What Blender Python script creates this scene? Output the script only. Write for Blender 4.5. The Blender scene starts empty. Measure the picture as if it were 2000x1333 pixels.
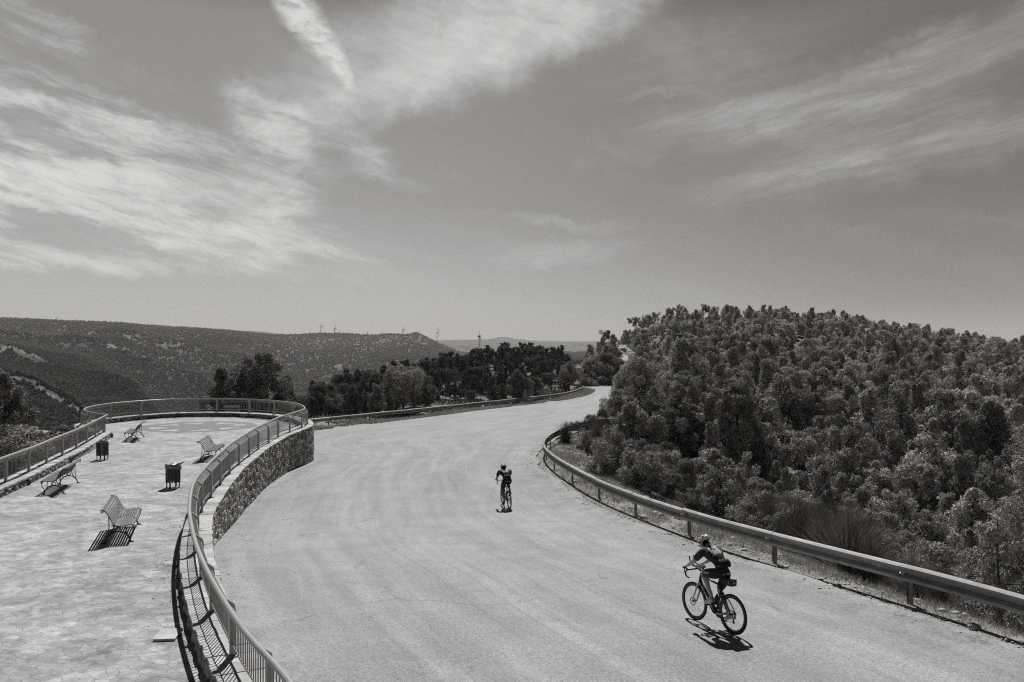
import bpy, math, random
import numpy as np
from mathutils import Vector, Matrix
rng = np.random.default_rng(7)
random.seed(7)
SC = bpy.context.scene
COL = SC.collection
R = math.radians
F = 1700.0      # focal length in photo pixels (photo 2000 x 1333)
CZ = 5.1        # camera height above the terrace paving

def W(px, y, d):            # a point seen at photo pixel (px, y) that stands d metres ahead
    return np.array([(px-1000)/F*d, d, CZ-(y-666)/F*d])
def onz(px, y, z):          # the point at height z seen at a photo pixel
    d = (CZ-z)*F/(y-666); return np.array([(px-1000)/F*d, d])

# ------------------------------------------------------------------ helpers
def grey(v, warm=1.0):
    return (v, v*(1-.016*warm), v*(1-.036*warm), 1)

class MB:
    def __init__(s): s.V=[]; s.Fc=[]; s.n=0; s.A=[]; s.U=[]
    def add(s, V, Fc, attr=None):
        V=np.asarray(V,float).reshape(-1,3); s.V.append(V)
        s.Fc += [tuple(int(i)+s.n for i in f) for f in Fc]; s.n+=len(V)
        s.A.append(np.zeros(len(V)) if attr is None else np.broadcast_to(np.asarray(attr,float),(len(V),)))
        return s
    def box(s, c, size, rz=0, M=None, attr=None):
        sx,sy,sz=[q/2 for q in size]
        V=np.array([[a*sx,b*sy,e*sz] for e in(-1,1) for b in(-1,1) for a in(-1,1)])
        if rz: V=V@np.array([[math.cos(rz),math.sin(rz),0],[-math.sin(rz),math.cos(rz),0],[0,0,1]])
        if M is not None: V=V@np.asarray(M).T
        V=V+np.asarray(c,float)
        return s.add(V,[(0,2,3,1),(4,5,7,6),(0,1,5,4),(2,6,7,3),(0,4,6,2),(1,3,7,5)],attr)
    def tube(s, pts, r, seg=8, closed=False, cap=True, flat=1.0, up=None, attr=None):
        P=np.asarray(pts,float); n=len(P)
        r=np.broadcast_to(np.asarray(r,float),(n,))
        T=np.gradient(P,axis=0) if not closed else np.roll(P,-1,0)-np.roll(P,1,0)
        T/= (np.linalg.norm(T,axis=1,keepdims=True)+1e-12)
        u=np.array([0,0,1.]) if up is None else np.asarray(up,float)
        if abs(T[0]@u)>.95: u=np.array([1.,0,0]) if abs(T[0][0])<.9 else np.array([0,1.,0])
        N=np.zeros_like(P)
        prev=u-T[0]*(T[0]@u); prev/=np.linalg.norm(prev)
        for i in range(n):
            prev=prev-T[i]*(T[i]@prev); prev/= (np.linalg.norm(prev)+1e-12); N[i]=prev
        B=np.cross(T,N)
        a=np.linspace(0,2*math.pi,seg,endpoint=False)+math.pi/seg
        V=P[:,None,:]+r[:,None,None]*(np.cos(a)[None,:,None]*N[:,None,:]*flat+np.sin(a)[None,:,None]*B[:,None,:])
        Fc=[]
        m=n if closed else n-1
        for i in range(m):
            j=(i+1)%n
            for k in range(seg):
                l=(k+1)%seg
                Fc.append((i*seg+k,i*seg+l,j*seg+l,j*seg+k))
        if cap and not closed:
            Fc.append(tuple(range(seg-1,-1,-1))); Fc.append(tuple((n-1)*seg+k for k in range(seg)))
        return s.add(V.reshape(-1,3),Fc,attr)
    def grid(s, G, attr=None, closed=False):
        n,m=G.shape[:2]; Fc=[]
        for i in range(n-1):
            for j in range(m-1):
                Fc.append((i*m+j,(i+1)*m+j,(i+1)*m+j+1,i*m+j+1))
        return s.add(G.reshape(-1,3),Fc,None if attr is None else attr.reshape(-1))
    def ball(s, c, r, n=8, m=12, M=None, attr=None):
        r=np.broadcast_to(np.asarray(r,float),(3,))
        V=[];Fc=[]
        for i in range(n+1):
            t=math.pi*i/n
            for j in range(m):
                p=2*math.pi*j/m; V.append((math.sin(t)*math.cos(p),math.sin(t)*math.sin(p),math.cos(t)))
        for i in range(n):
            for j in range(m):
                k=(j+1)%m; Fc.append((i*m+j,(i+1)*m+j,(i+1)*m+k,i*m+k))
        V=np.array(V)*r
        if M is not None: V=V@np.asarray(M).T
        return s.add(V+np.asarray(c,float),Fc,attr)
    def mesh(s, name, mat=None, off=None, smooth=False, attrname=None):
        V=np.concatenate(s.V) if s.V else np.zeros((0,3))
        if off is not None: V=V-np.asarray(off)
        me=bpy.data.meshes.new(name); me.from_pydata(V.tolist(),[],s.Fc)
        if attrname:
            at=me.attributes.new(attrname,'FLOAT','POINT'); at.data.foreach_set('value',np.concatenate(s.A).astype(np.float32))
        if mat: me.materials.append(mat)
        if smooth: me.polygons.foreach_set('use_smooth',[True]*len(me.polygons))
        me.validate(); me.update(); return me
    def build(s, name, mat, parent=None, world=False, smooth=False, attrname=None, **kw):
        off=None
        if parent is not None and world: off=parent.location
        return obj(name, s.mesh(name,mat,off,smooth,attrname), parent, **kw)

def obj(name, me, parent=None, label=None, cat=None, group=None, kind=None):
    o=bpy.data.objects.new(name,me); COL.objects.link(o)
    if parent is not None: o.parent=parent
    return tag(o,label,cat,group,kind)
def tag(o,label=None,cat=None,group=None,kind=None):
    if label: o['label']=label
    if cat: o['category']=cat
    if group: o['group']=group
    if kind: o['kind']=kind
    return o
def thing(name,label,cat,loc=(0,0,0),rz=0,group=None):
    o=bpy.data.objects.new(name,None); COL.objects.link(o); o.location=tuple(float(q) for q in loc); o.rotation_euler=(0,0,rz)
    o.empty_display_size=.3
    return tag(o,label,cat,group)
def dup(root,loc,rz,label=None,group=None,scale=None):
    r=root.copy(); COL.objects.link(r); r.location=tuple(float(q) for q in loc); r.rotation_euler=(0,0,rz)
    if scale is not None: r.scale=scale
    if label: r['label']=label
    if group: r['group']=group
    for ch in list(root.children):
        c=ch.copy(); COL.objects.link(c); c.parent=r
        for g in ch.children:
            d=g.copy(); COL.objects.link(d); d.parent=c
    return r
def tri_mesh(name,V,T,mat,attr=None,attrname='tone'):
    V=np.ascontiguousarray(V,np.float32); T=np.ascontiguousarray(T,np.int32)
    me=bpy.data.meshes.new(name); k=T.shape[1]
    me.vertices.add(len(V)); me.vertices.foreach_set('co',V.ravel())
    me.loops.add(T.size); me.loops.foreach_set('vertex_index',T.ravel())
    me.polygons.add(len(T)); me.polygons.foreach_set('loop_start',np.arange(0,T.size,k,dtype=np.int32))
    if attr is not None:
        at=me.attributes.new(attrname,'FLOAT','POINT'); at.data.foreach_set('value',np.ascontiguousarray(attr,np.float32))
    me.materials.append(mat); me.update(calc_edges=True); return me

# ------------------------------------------------------------------ node materials
class NT:
    def __init__(s,tree): s.t=tree; s.N=tree.nodes; s.L=tree.links
    def n(s,typ,ins=None,**kw):
        nd=s.N.new(typ)
        for k,v in kw.items(): setattr(nd,k,v)
        if ins:
            for k,v in ins.items():
                if isinstance(v,bpy.types.NodeSocket): s.L.new(v,nd.inputs[k])
                else: nd.inputs[k].default_value=v
        return nd
    def m(s,op,a,b=None,c=None,clamp=False):
        ins={0:a}
        if b is not None: ins[1]=b
        if c is not None: ins[2]=c
        return s.n('ShaderNodeMath',ins,operation=op,use_clamp=clamp).outputs[0]
    def noise(s,vec,scale,detail=4,rough=.55,dist=0):
        return s.n('ShaderNodeTexNoise',{'Vector':vec,'Scale':scale,'Detail':detail,'Roughness':rough,'Distortion':dist}).outputs[0]
    def ramp(s,f,lo,hi,a=0.,b=1.,smooth=True):
        nd=s.n('ShaderNodeMapRange',{'Value':f,'From Min':lo,'From Max':hi,'To Min':a,'To Max':b})
        nd.interpolation_type='SMOOTHSTEP' if smooth else 'LINEAR'; return nd.outputs[0]
    def mix(s,f,a,b):
        return s.n('ShaderNodeMix',{0:f,2:a,3:b}).outputs[0]
    def map(s,vec,scale=(1,1,1),rot=(0,0,0),loc=(0,0,0)):
        return s.n('ShaderNodeMapping',{'Vector':vec,'Scale':scale,'Rotation':rot,'Location':loc}).outputs[0]
    def tint(s,v,warm=1.0):
        return s.n('ShaderNodeCombineColor',{0:v,1:s.m('MULTIPLY',v,1-.016*warm),2:s.m('MULTIPLY',v,1-.036*warm)}).outputs[0]
def newmat(name):
    m=bpy.data.materials.new(name); m.use_nodes=True
    t=NT(m.node_tree); b=m.node_tree.nodes['Principled BSDF']; b.inputs['Specular IOR Level'].default_value=.25
    return m,t,b
def simple(name,v,rough=.6,metal=0,var=.25,scale=6,warm=1.0,spec=.3):
    m,t,b=newmat(name)
    co=t.n('ShaderNodeTexCoord').outputs['Object']
    f=t.noise(co,scale,5,.6)
    val=t.m('MULTIPLY',t.ramp(f,.25,.75,1-var,1+var,False),v)
    t.L.new(t.tint(val,warm),b.inputs['Base Color'])
    b.inputs['Roughness'].default_value=rough; b.inputs['Metallic'].default_value=metal; b.inputs['Specular IOR Level'].default_value=spec
    return m
def bump(t,b,h,strength=.3,dist=.02):
    t.L.new(t.n('ShaderNodeBump',{'Height':h,'Strength':strength,'Distance':dist}).outputs[0],b.inputs['Normal'])
def attr(t,name): return t.n('ShaderNodeAttribute',attribute_name=name).outputs['Fac']

# road : bleached chip-seal asphalt
m_road,t,b=newmat('bleached_asphalt')
uv=t.n('ShaderNodeUVMap').outputs[0]; co=t.n('ShaderNodeTexCoord').outputs['Object']
grain=t.noise(co,55,3,.7); grain2=t.noise(co,17,4,.7)
mott=t.noise(co,.55,6,.6,.6)
strk=t.noise(t.map(uv,(1.5,.10,1)),1.0,6,.62,.5)
strk2=t.noise(t.map(uv,(1.1,.018,1),loc=(3,7,0)),1.0,5,.6,.25)
spots=t.noise(co,2.6,5,.7)
v=t.m('MULTIPLY',t.ramp(grain,.3,.72,.42,1.56,False),t.ramp(grain2,.28,.72,.72,1.26,False))
v=t.m('MULTIPLY',v,t.ramp(strk,.3,.7,.85,1.08))
v=t.m('MULTIPLY',v,t.ramp(mott,.3,.7,.9,1.07))
v=t.m('MULTIPLY',v,t.ramp(strk2,.35,.65,.93,1.04))
dk=t.m('MULTIPLY',t.ramp(strk,.60,.74,0,1),t.ramp(spots,.42,.62,0,1))
v=t.m('MULTIPLY',v,t.m('SUBTRACT',1,t.m('MULTIPLY',dk,.3)))
edge=attr(t,'edge')   # grit and loose soil gather along the road's edges
grit=t.m('MULTIPLY',t.ramp(t.noise(co,1.3,8,.75,.5),.46,.66,0,1),t.ramp(edge,.15,1,0,1))
grit=t.m('MULTIPLY',grit,t.ramp(t.noise(co,9,4,.7),.4,.6,.2,1))
v=t.m('MULTIPLY',v,t.m('SUBTRACT',1,t.m('MULTIPLY',grit,.62)))
vo=t.n('ShaderNodeTexVoronoi',{'Vector':t.n('ShaderNodeVectorMath',{0:co,1:t.n('ShaderNodeVectorMath',{0:t.n('ShaderNodeTexNoise',{'Vector':co,'Scale':.6,'Detail':4}).outputs[1],3:3.0},operation='SCALE').outputs[0]},operation='ADD').outputs[0],'Scale':.16},feature='DISTANCE_TO_EDGE').outputs[0]
crk=t.m('MULTIPLY',t.ramp(vo,.0,.012,1,0),t.ramp(mott,.42,.6,0,1))
v=t.m('MULTIPLY',v,t.m('SUBTRACT',1,t.m('MULTIPLY',crk,.3)))
peb=t.n('ShaderNodeTexVoronoi',{'Vector':co,'Scale':3.3,'Randomness':1.0})
dot=t.m('MULTIPLY',t.ramp(peb.outputs['Distance'],.05,.085,1,0),t.m('GREATER_THAN',t.n('ShaderNodeSeparateColor',{0:peb.outputs['Color']}).outputs[0],.86))
v=t.m('MULTIPLY',v,t.m('SUBTRACT',1,t.m('MULTIPLY',dot,.6)))
tyre=t.m('MULTIPLY',t.ramp(t.noise(t.map(uv,(5.5,.012,1),loc=(9,2,0)),1.0,3,.5,.1),.56,.66,0,1),t.ramp(t.noise(co,.09,3,.5),.45,.6,0,1))
v=t.m('MULTIPLY',v,t.m('SUBTRACT',1,t.m('MULTIPLY',tyre,.13)))
v=t.m('MULTIPLY',v,.33)
t.L.new(t.tint(v,.25),b.inputs['Base Color']); b.inputs['Roughness'].default_value=.85
bump(t,b,t.m('ADD',grain,t.m('MULTIPLY',grain2,1.5)),.35,.012)

# crazy paving
m_pave,t,b=newmat('crazy_paving')
co=t.n('ShaderNodeTexCoord').outputs['Object']
wob=t.n('ShaderNodeVectorMath',{0:t.n('ShaderNodeTexNoise',{'Vector':co,'Scale':2.3,'Detail':3}).outputs[1],3:.35},operation='SCALE').outputs[0]
cw=t.n('ShaderNodeVectorMath',{0:co,1:wob},operation='ADD').outputs[0]
cw=t.map(cw,(1,1.25,0))
ve=t.n('ShaderNodeTexVoronoi',{'Vector':cw,'Scale':3.9},feature='DISTANCE_TO_EDGE',voronoi_dimensions='2D').outputs[0]
vc=t.n('ShaderNodeSeparateColor',{0:t.n('ShaderNodeTexVoronoi',{'Vector':cw,'Scale':3.9},voronoi_dimensions='2D').outputs['Color']}).outputs[0]
fine=t.noise(co,16,6,.7); big=t.noise(co,.55,6,.65,.8); med=t.noise(co,2.2,5,.65,.5)
jw=t.ramp(med,.3,.7,.03,.075)
joint=t.n('ShaderNodeMapRange',{'Value':ve,'From Min':.006,'From Max':jw,'To Min':1,'To Max':0}).outputs[0]
st=t.m('MULTIPLY',t.m('MULTIPLY',t.ramp(vc,0,1,.82,1.15,False),t.ramp(t.noise(co,6,5,.7),.3,.7,.84,1.1)),t.ramp(fine,.25,.75,.86,1.12,False))
st=t.m('MULTIPLY',st,t.ramp(big,.3,.7,.74,1.1)); st=t.m('MULTIPLY',st,t.ramp(med,.35,.7,.74,1.1))
jc=t.m('MULTIPLY',t.ramp(fine,.3,.7,.34,.75,False),t.ramp(big,.3,.7,.8,1.25))
v=t.n('ShaderNodeMix',{0:t.m('MULTIPLY',t.m('MULTIPLY',joint,.8),t.ramp(t.noise(co,5,4,.7),.35,.6,.2,1)),2:st,3:jc}).outputs[0]
dirt=t.ramp(t.noise(co,.9,8,.72,1.2),.5,.7,0,.38)
v=t.m('MULTIPLY',v,t.m('SUBTRACT',1,dirt))
v=t.m('MULTIPLY',v,.46)
t.L.new(t.tint(v,.1),b.inputs['Base Color']); b.inputs['Roughness'].default_value=.8
bump(t,b,t.m('SUBTRACT',t.m('MULTIPLY',fine,.5),joint),.5,.02)

def inlay(name,base):
    m,t,b=newmat(name); co=t.n('ShaderNodeTexCoord').outputs['Object']
    v=t.m('MULTIPLY',t.ramp(t.noise(co,9,5,.7),.25,.75,.8,1.15,False),base)
    t.L.new(t.tint(v),b.inputs['Base Color']); b.inputs['Roughness'].default_value=.85; return m
m_inlay=inlay('grey_pebble_inlay',.205)

# rubble stone (tone and mortar come as attributes measured on the modelled stones)
m_stone,t,b=newmat('rubble_stone')
co=t.n('ShaderNodeTexCoord').outputs['Object']
f=t.noise(co,22,5,.7); g=t.noise(co,1.2,4,.6)
v=t.m('MULTIPLY',attr(t,'tone'),t.ramp(f,.25,.75,.6,1.35,False)); v=t.m('MULTIPLY',v,t.ramp(g,.3,.7,.8,1.15))
t.L.new(t.tint(v,1.6),b.inputs['Base Color']); b.inputs['Roughness'].default_value=.9; bump(t,b,f,.6,.02)
m_cope,t,b=newmat('coping_stone')
co=t.n('ShaderNodeTexCoord').outputs['Object']
f=t.noise(co,12,6,.7); g=t.noise(co,1.5,5,.65)
v=t.m('MULTIPLY',attr(t,'tone'),t.ramp(f,.25,.75,.82,1.14,False)); v=t.m('MULTIPLY',v,t.ramp(g,.3,.7,.85,1.08))
t.L.new(t.tint(v,.8),b.inputs['Base Color']); b.inputs['Roughness'].default_value=.85; bump(t,b,f,.4,.015)

m_rail=simple('painted_grey_steel',.34,.38,0,.1,3,warm=.8,spec=.5)
m_bal=simple('grey_steel_bar',.30,.5,0,.12,4,spec=.3)
m_galv,t,b=newmat('galvanised_steel')
co=t.n('ShaderNodeTexCoord').outputs['Object']
f=t.noise(co,3,6,.7); g=t.noise(t.map(co,(.6,.6,6)),4,5,.7)
v=t.m('MULTIPLY',t.ramp(f,.3,.7,.7,1.15,False),t.m('MULTIPLY',t.m('MULTIPLY',t.ramp(g,.3,.75,.7,1.15,False),t.ramp(t.n('ShaderNodeObjectInfo').outputs['Random'],0,1,.8,1.15,False)),.37))
t.L.new(t.tint(v,1.2),b.inputs['Base Color']); b.inputs['Roughness'].default_value=.62; b.inputs['Metallic'].default_value=.12
m_gpost=simple('weathered_galvanised_post',.2,.6,.2,.25,5)
m_white=simple('white_reflector',.75,.4,0,.06,4)
m_iron=simple('black_cast_iron',.012,.5,0,.3,9)
m_slat,t,b=newmat('weathered_bench_slats')
co=t.n('ShaderNodeTexCoord').outputs['Object']
f=t.noise(t.map(co,(2,25,25)),1.5,5,.7)
t.L.new(t.tint(t.m('MULTIPLY',t.ramp(f,.25,.75,.55,1.3,False),.17)),b.inputs['Base Color']); b.inputs['Roughness'].default_value=.75
m_binslat=simple('dark_bin_slats',.06,.5,0,.4,8)
m_bag=simple('grey_plastic_bag',.2,.35,0,.4,7,spec=.5)
m_bark=simple('pine_bark',.07,.9,0,.4,7)
m_dead=simple('bleached_dead_wood',.34,.85,0,.25,9)
m_rock,t,b=newmat('pale_limestone')
co=t.n('ShaderNodeTexCoord').outputs['Object']
f=t.noise(co,1.3,8,.7,.4); g=t.noise(co,7,5,.7)
v=t.m('MULTIPLY',t.ramp(f,.3,.7,.4,1.2),t.m('MULTIPLY',t.ramp(g,.3,.7,.7,1.2),.25))
t.L.new(t.tint(v),b.inputs['Base Color']); b.inputs['Roughness'].default_value=.9; bump(t,b,f,.8,.2)

m_outcrop=simple('bright_bare_limestone',.5,.9,0,.3,.8)
def leafmat(name,base,trans=.10,var=.45):
    m=bpy.data.materials.new(name); m.use_nodes=True; t=NT(m.node_tree)
    for n_ in list(t.N): t.N.remove(n_)
    out=t.n('ShaderNodeOutputMaterial')
    a=attr(t,'tone'); rnd=t.n('ShaderNodeObjectInfo').outputs['Random']
    v=t.m('MULTIPLY',t.m('MULTIPLY',t.ramp(a,0,1,1-var,1+var,False),t.ramp(rnd,0,1,.58,1.42,False)),base)
    c=t.tint(v,2.2)
    d=t.n('ShaderNodeBsdfDiffuse',{'Color':c}).outputs[0]
    tr=t.n('ShaderNodeBsdfTranslucent',{'Color':t.tint(t.m('MULTIPLY',v,1.15),1.6)}).outputs[0]
    t.L.new(t.n('ShaderNodeMixShader',{0:trans,1:d,2:tr}).outputs[0],out.inputs[0]); return m
m_pine=leafmat('pine_needles',.40)
m_pinedark=leafmat('dark_pine_needles',.23)
m_bush=leafmat('scrub_leaves',.33)
m_broom=leafmat('broom_stems',.17)
m_pale=leafmat('pale_leaves',.38)
m_dry=leafmat('dry_grass_blades',.52)
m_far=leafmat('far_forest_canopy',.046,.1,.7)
m_under=leafmat('undergrowth_painted_shade',.07)  # scrub colour set dark so the gaps between trees read as shade

# ground
m_ground,t,b=newmat('dry_scrubby_soil')
co=t.n('ShaderNodeTexCoord').outputs['Object']
n1=t.noise(co,.32,7,.7,.4); n2=t.noise(co,2.5,6,.7); n3=t.noise(co,14,4,.7); n4=t.noise(co,.006,8,.62,.4)
soil=t.m('MULTIPLY',t.ramp(n2,.3,.7,.7,1.2,False),t.m('MULTIPLY',t.ramp(n3,.25,.75,.6,1.35,False),.23))
scr=t.m('MULTIPLY',t.ramp(n2,.3,.7,.6,1.4,False),.075)
near=t.n('ShaderNodeMix',{0:t.ramp(n1,.42,.56,0,1),2:scr,3:soil}).outputs[0]
grav=t.m('MULTIPLY',t.ramp(n3,.3,.7,.55,1.35,False),t.m('MULTIPLY',t.ramp(n2,.3,.7,.75,1.15),.31))
v=t.n('ShaderNodeMix',{0:attr(t,'verge'),2:near,3:grav}).outputs[0]
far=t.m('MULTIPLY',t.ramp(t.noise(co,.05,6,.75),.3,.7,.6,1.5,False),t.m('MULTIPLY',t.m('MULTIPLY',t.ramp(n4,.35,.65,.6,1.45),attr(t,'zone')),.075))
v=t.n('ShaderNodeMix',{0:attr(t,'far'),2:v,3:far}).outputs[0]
rk=t.m('MULTIPLY',attr(t,'rock'),t.ramp(t.noise(co,.03,7,.75),.38,.6,0,1))
v=t.n('ShaderNodeMix',{0:rk,2:v,3:.24}).outputs[0]
t.L.new(t.tint(v,2.0),b.inputs['Base Color']); b.inputs['Roughness'].default_value=.95; b.inputs['Specular IOR Level'].default_value=.05
bump(t,b,t.m('ADD',n2,n3),.7,.05)
# ------------------------------------------------------------------ height functions
class TPS:
    def __init__(s,P,v,lam=1e-4):
        P=np.asarray(P,float); v=np.asarray(v,float); n=len(P); s.P=P
        K=s.phi(P,P)+lam*np.eye(n); A=np.hstack([np.ones((n,1)),P])
        M=np.block([[K,A],[A.T,np.zeros((3,3))]])
        s.w=np.linalg.solve(M,np.concatenate([v,[0,0,0]]))
    @staticmethod
    def phi(A,B):
        r2=((A[:,None,:]-B[None,:,:])**2).sum(-1); return .5*r2*np.log(r2+1e-12)
    def __call__(s,Q):
        Q=np.atleast_2d(np.asarray(Q,float)); out=np.empty(len(Q))
        for i in range(0,len(Q),20000):
            q=Q[i:i+20000]; out[i:i+20000]=s.phi(q,s.P)@s.w[:-3]+s.w[-3]+q@s.w[-2:]
        return out
RP=[(-2,5,.05),(4,5,.05),(12,8,.05),(-3,10,.03),(3,10,.05),(9.5,12,.04),(3.82,15,.03),(8.5,15.65,.0),(-5,15,.0),(6.86,19.5,-.16),(-7.3,20.9,-.27),(-8.1,23.2,-.5),
 (5.47,23.6,-.38),(4.29,27.7,-.59),(-9.2,27,-.95),(-10.2,31.8,-1.3),(0,32.5,-1.17),(3.3,32.3,-.83),(2.5,36.5,-.9),(-10.9,37,-1.38),(1.9,40.7,-.95),(-11.5,44,-1.55),
 (1.7,45,-1.0),(3.3,55.7,-1.1),(6,62,-1.15),(-11.9,53,-1.85),(-16,69.4,-2.0),(-12.7,80,-2.4),(-8.5,88,-2.6),(-5.7,97,-2.7),(2.6,109,-2.8),(8.2,122,-2.9),(11.5,140,-2.9),
 (12.2,149,-2.9),(10,66,-1.4),(14,72,-1.7),(20,90,-2.2),(26,110,-2.6),(40,150,-2.9),(-2,60,-1.55),(0,75,-2.0),(-2,-14,.05),(12,-14,.05),(30,170,-3),(60,160,-3)]
RP=np.array(RP); _rt=TPS(RP[:,:2]/20,RP[:,2],1e-3)
def road_z(x,y):
    x=np.atleast_1d(np.asarray(x,float)); y=np.atleast_1d(np.asarray(y,float))
    return _rt(np.stack([x,y],1)/20)

def smooth_path(P,step,sig=1.0):
    P=np.asarray(P,float)
    d=np.concatenate([[0],np.cumsum(np.linalg.norm(np.diff(P,axis=0),axis=1))])
    s=np.linspace(0,d[-1],max(3,int(d[-1]/step)+1))
    Q=np.stack([np.interp(s,d,P[:,k]) for k in range(P.shape[1])],1)
    if sig>0:
        k=max(1,int(3*sig/step)); x=np.arange(-k,k+1)*step; w=np.exp(-.5*(x/sig)**2); w/=w.sum()
        pad=np.concatenate([Q[0]+(Q[0]-Q[k:0:-1]),Q,Q[-1]+(Q[-1]-Q[-2:-k-2:-1])])
        Q=np.stack([np.convolve(pad[:,j],w,'valid') for j in range(P.shape[1])],1)
    return Q
def arclen(P): return np.concatenate([[0],np.cumsum(np.linalg.norm(np.diff(P[:,:2],axis=0),axis=1))])
def normals2(P):
    T=np.gradient(P[:,:2],axis=0); T/=np.linalg.norm(T,axis=1,keepdims=True); return np.stack([T[:,1],-T[:,0]],1)  # right-hand normal

# handrail line of the terrace, from where the photograph shows it (rail height 1.2 m)
HR=1.2
pix=[(573,1333),(528,1288),(480,1243),(432,1166),(400,1109),(381,1061),(371,1016),(369,990),(373,958),(379,938),(384,942-6),(410,903),(448,868),(499,836),(544,815),(576,805.6),(597,799),(592,792),(576,787),(544,783.5),(512,781),(461,779),(397,778.6),(326,780),(262,784),(208,788.6),(176,794),(162,799),(166,803),(179,806.5),(195,809),(211,810)]
pix=[p for p in pix if p!=(384,936)]
hp=[onz(x,y,HR) for x,y in pix]
cxc,cyc,rx,ry=-18.35,52.0,6.6,6.75     # round end of the terrace
head=[(-1.0,6.3),(-1.75,8.3)]+[tuple(p) for p in hp[:15]]
a0,a1=R(-7),R(244)
RAIL=smooth_path(np.array([(-1.0,6.3),(-1.75,8.3)]+[tuple(p) for p in hp]),.25,.75)
LRAIL=smooth_path(np.array([(-21.4,46.0),tuple(onz(160,835,HR)),tuple(onz(106,856,HR)),tuple(onz(64,874,HR)),tuple(onz(0,896,HR)),(-14.9,20),(-13.2,12),(-12.2,4)]),.25,1.2)
nR=normals2(RAIL); nL=-normals2(LRAIL)
# RAIL runs away from the camera with the paving on its left => right normal points out;  LRAIL runs towards the camera with the paving on its left
nL=normals2(LRAIL)
if nL[20]@np.array([-1,0.])<0: nL=-nL
POST=RAIL+nR*.15; LPOST=LRAIL+nL*.15
def xat(P,Y,which):
    # crossing x of path P at row Y
    c=[]
    for i in range(len(P)-1):
        y0,y1=P[i,1],P[i+1,1]
        if (y0-Y)*(y1-Y)<=0 and y0!=y1: c.append(P[i,0]+(Y-y0)/(y1-y0)*(P[i+1,0]-P[i,0]))
    return (max(c) if which=='max' else min(c)) if c else None

# road boundaries row by row
LB=np.array([(-14,-1),(6,-1),(8,-1.9),(9.3,-2.3)]+[(p[1],p[0]) for p in POST[::8] if 10<p[1]<51.5 and p[0]>-12.5 and True and p[0]>-13]+[(54,-13.4),(58,-17),(62,-19),(66,-18.6),(69.4,-16.2),(80,-12.7),(88,-8.5),(97,-5.7),(109,2.6),(122.5,8.2),(140,11.5),(149.5,12.2),(153,12.4)])
LB=LB[np.argsort(LB[:,0])]
RB=np.array([(-14,20),(0,15),(7.9,11.2),(11.7,9.65),(15.6,8.05),(19.45,6.45),(23.4,5.0),(27.7,3.85),(32.3,2.9),(36.5,2.1),(40.7,1.5),(45,1.35),(48.2,1.45),(52,2.0),(55.7,2.9),(62,5.6),(66,8.0),(72,10.5),(90,15.5),(110,20),(130,23.5),(153,28)])
def road_lr(Y): return np.interp(Y,LB[:,0],LB[:,1]),np.interp(Y,RB[:,0],RB[:,1])
def in_road(x,y):
    l,r=road_lr(y); return (x>l)&(x<r)&(y>-14)&(y<153)
def road_dist(x,y):      # signed row distance to the road edge (negative inside)
    l,r=road_lr(y); return np.where((y>-14)&(y<153),np.maximum(l-x,x-r),50.)
# paving boundaries
PY=np.arange(-6,58.9,.2)
PL=[];PR=[]
for Y in PY:
    r_=xat(POST,Y,'max') if Y>6.4 else -1.0
    l1=xat(LPOST,Y,'max') if 4.1<Y<46.0 else (-12.2 if Y<=4.1 else None)
    if l1 is None: l1=xat(POST,Y,'min')
    PL.append(l1); PR.append(r_ if r_ is not None else l1)
PL=np.array(PL,float);PR=np.array(PR,float)
def terr_lr(y): return np.interp(y,PY,PL),np.interp(y,PY,PR)
def in_terr(x,y,m=0.):
    l,r=terr_lr(y); return (x>l-m)&(x<r+m)&(y>-6-m)&(y<58.7+m)

# ---- the land: control points (photo column, distance, photo row of the bare ground)
CP=[]
def cp(d,*pts):
    for px,y in pts: CP.append((px,d,y))
def cz(px,d,z): CP.append((px,d,666+(CZ-z)/d*F))
for x,y,z in RP:
    if y>4: cz(1000+x/y*F,y,z-.1)
# left of the terrace, behind it
for px,d,z in [(-700,12,-1.4),(-500,20,-1.5),(-300,30,-1.7),(-100,40,-1.8),(80,46,-2.0),(160,52,-2.2),(-200,60,-2.6),(-200,80,-3.0),(0,80,-2.95),(120,80,-2.95),(200,78,-2.95),(60,62,-2.5),(60,90,-3.3),(-200,100,-4.5),
  (60,120,-9),(0,180,-24),(200,150,-20),(-200,200,-24),(300,72,-3.4),(400,66,-3.6),(400,80,-7),(400,130,-24),(510,72,-4),(550,66,-2.6),(560,85,-6),(560,130,-18),(300,100,-12)]: cz(px,d,z)
SPURS=[([(-100,700,690),(0,700,715),(66,700,729),(106,690,752),(139,680,768),(158,670,788),(190,650,830)],15,40),
 ([(-100,1450,650),(0,1400,668),(50,1330,677.5),(92,1280,696),(132,1230,712),(198,1150,722),(251,1080,735),(280,1020,765),(290,1000,780),(320,950,825)],34,80),
 ([(-100,2000,640),(100,2000,652),(208,1950,663),(251,1900,676),(297,1850,696),(346,1780,719),(396,1700,730),(440,1600,765)],36,100),
 ([(150,2500,648),(297,2450,659),(363,2400,673),(429,2350,686),(488,2300,695),(540,2200,725)],26,110),
 ([(700,3300,678),(690,2900,697),(650,2500,722),(600,2200,752)],24,110),([(790,3300,676),(800,2800,694),(780,2400,722)],20,100)]
for pts_,A_s,w_s in SPURS:
    for px,d,y in pts_: CP.append((px,d,y+A_s/d*F))
for px,d,y in [
  (0,430,850),(150,430,880),(300,430,910),(450,430,930),
  (0,950,732),(66,950,745),(139,940,790),(200,900,815),(290,850,850),(420,800,860),
  (0,1600,676),(100,1600,698),(200,1580,726),(280,1550,765),(350,1500,800),
  (208,2150,668),(300,2150,700),(400,2150,732),(480,2100,755)]: CP.append((px,d,y))
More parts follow.
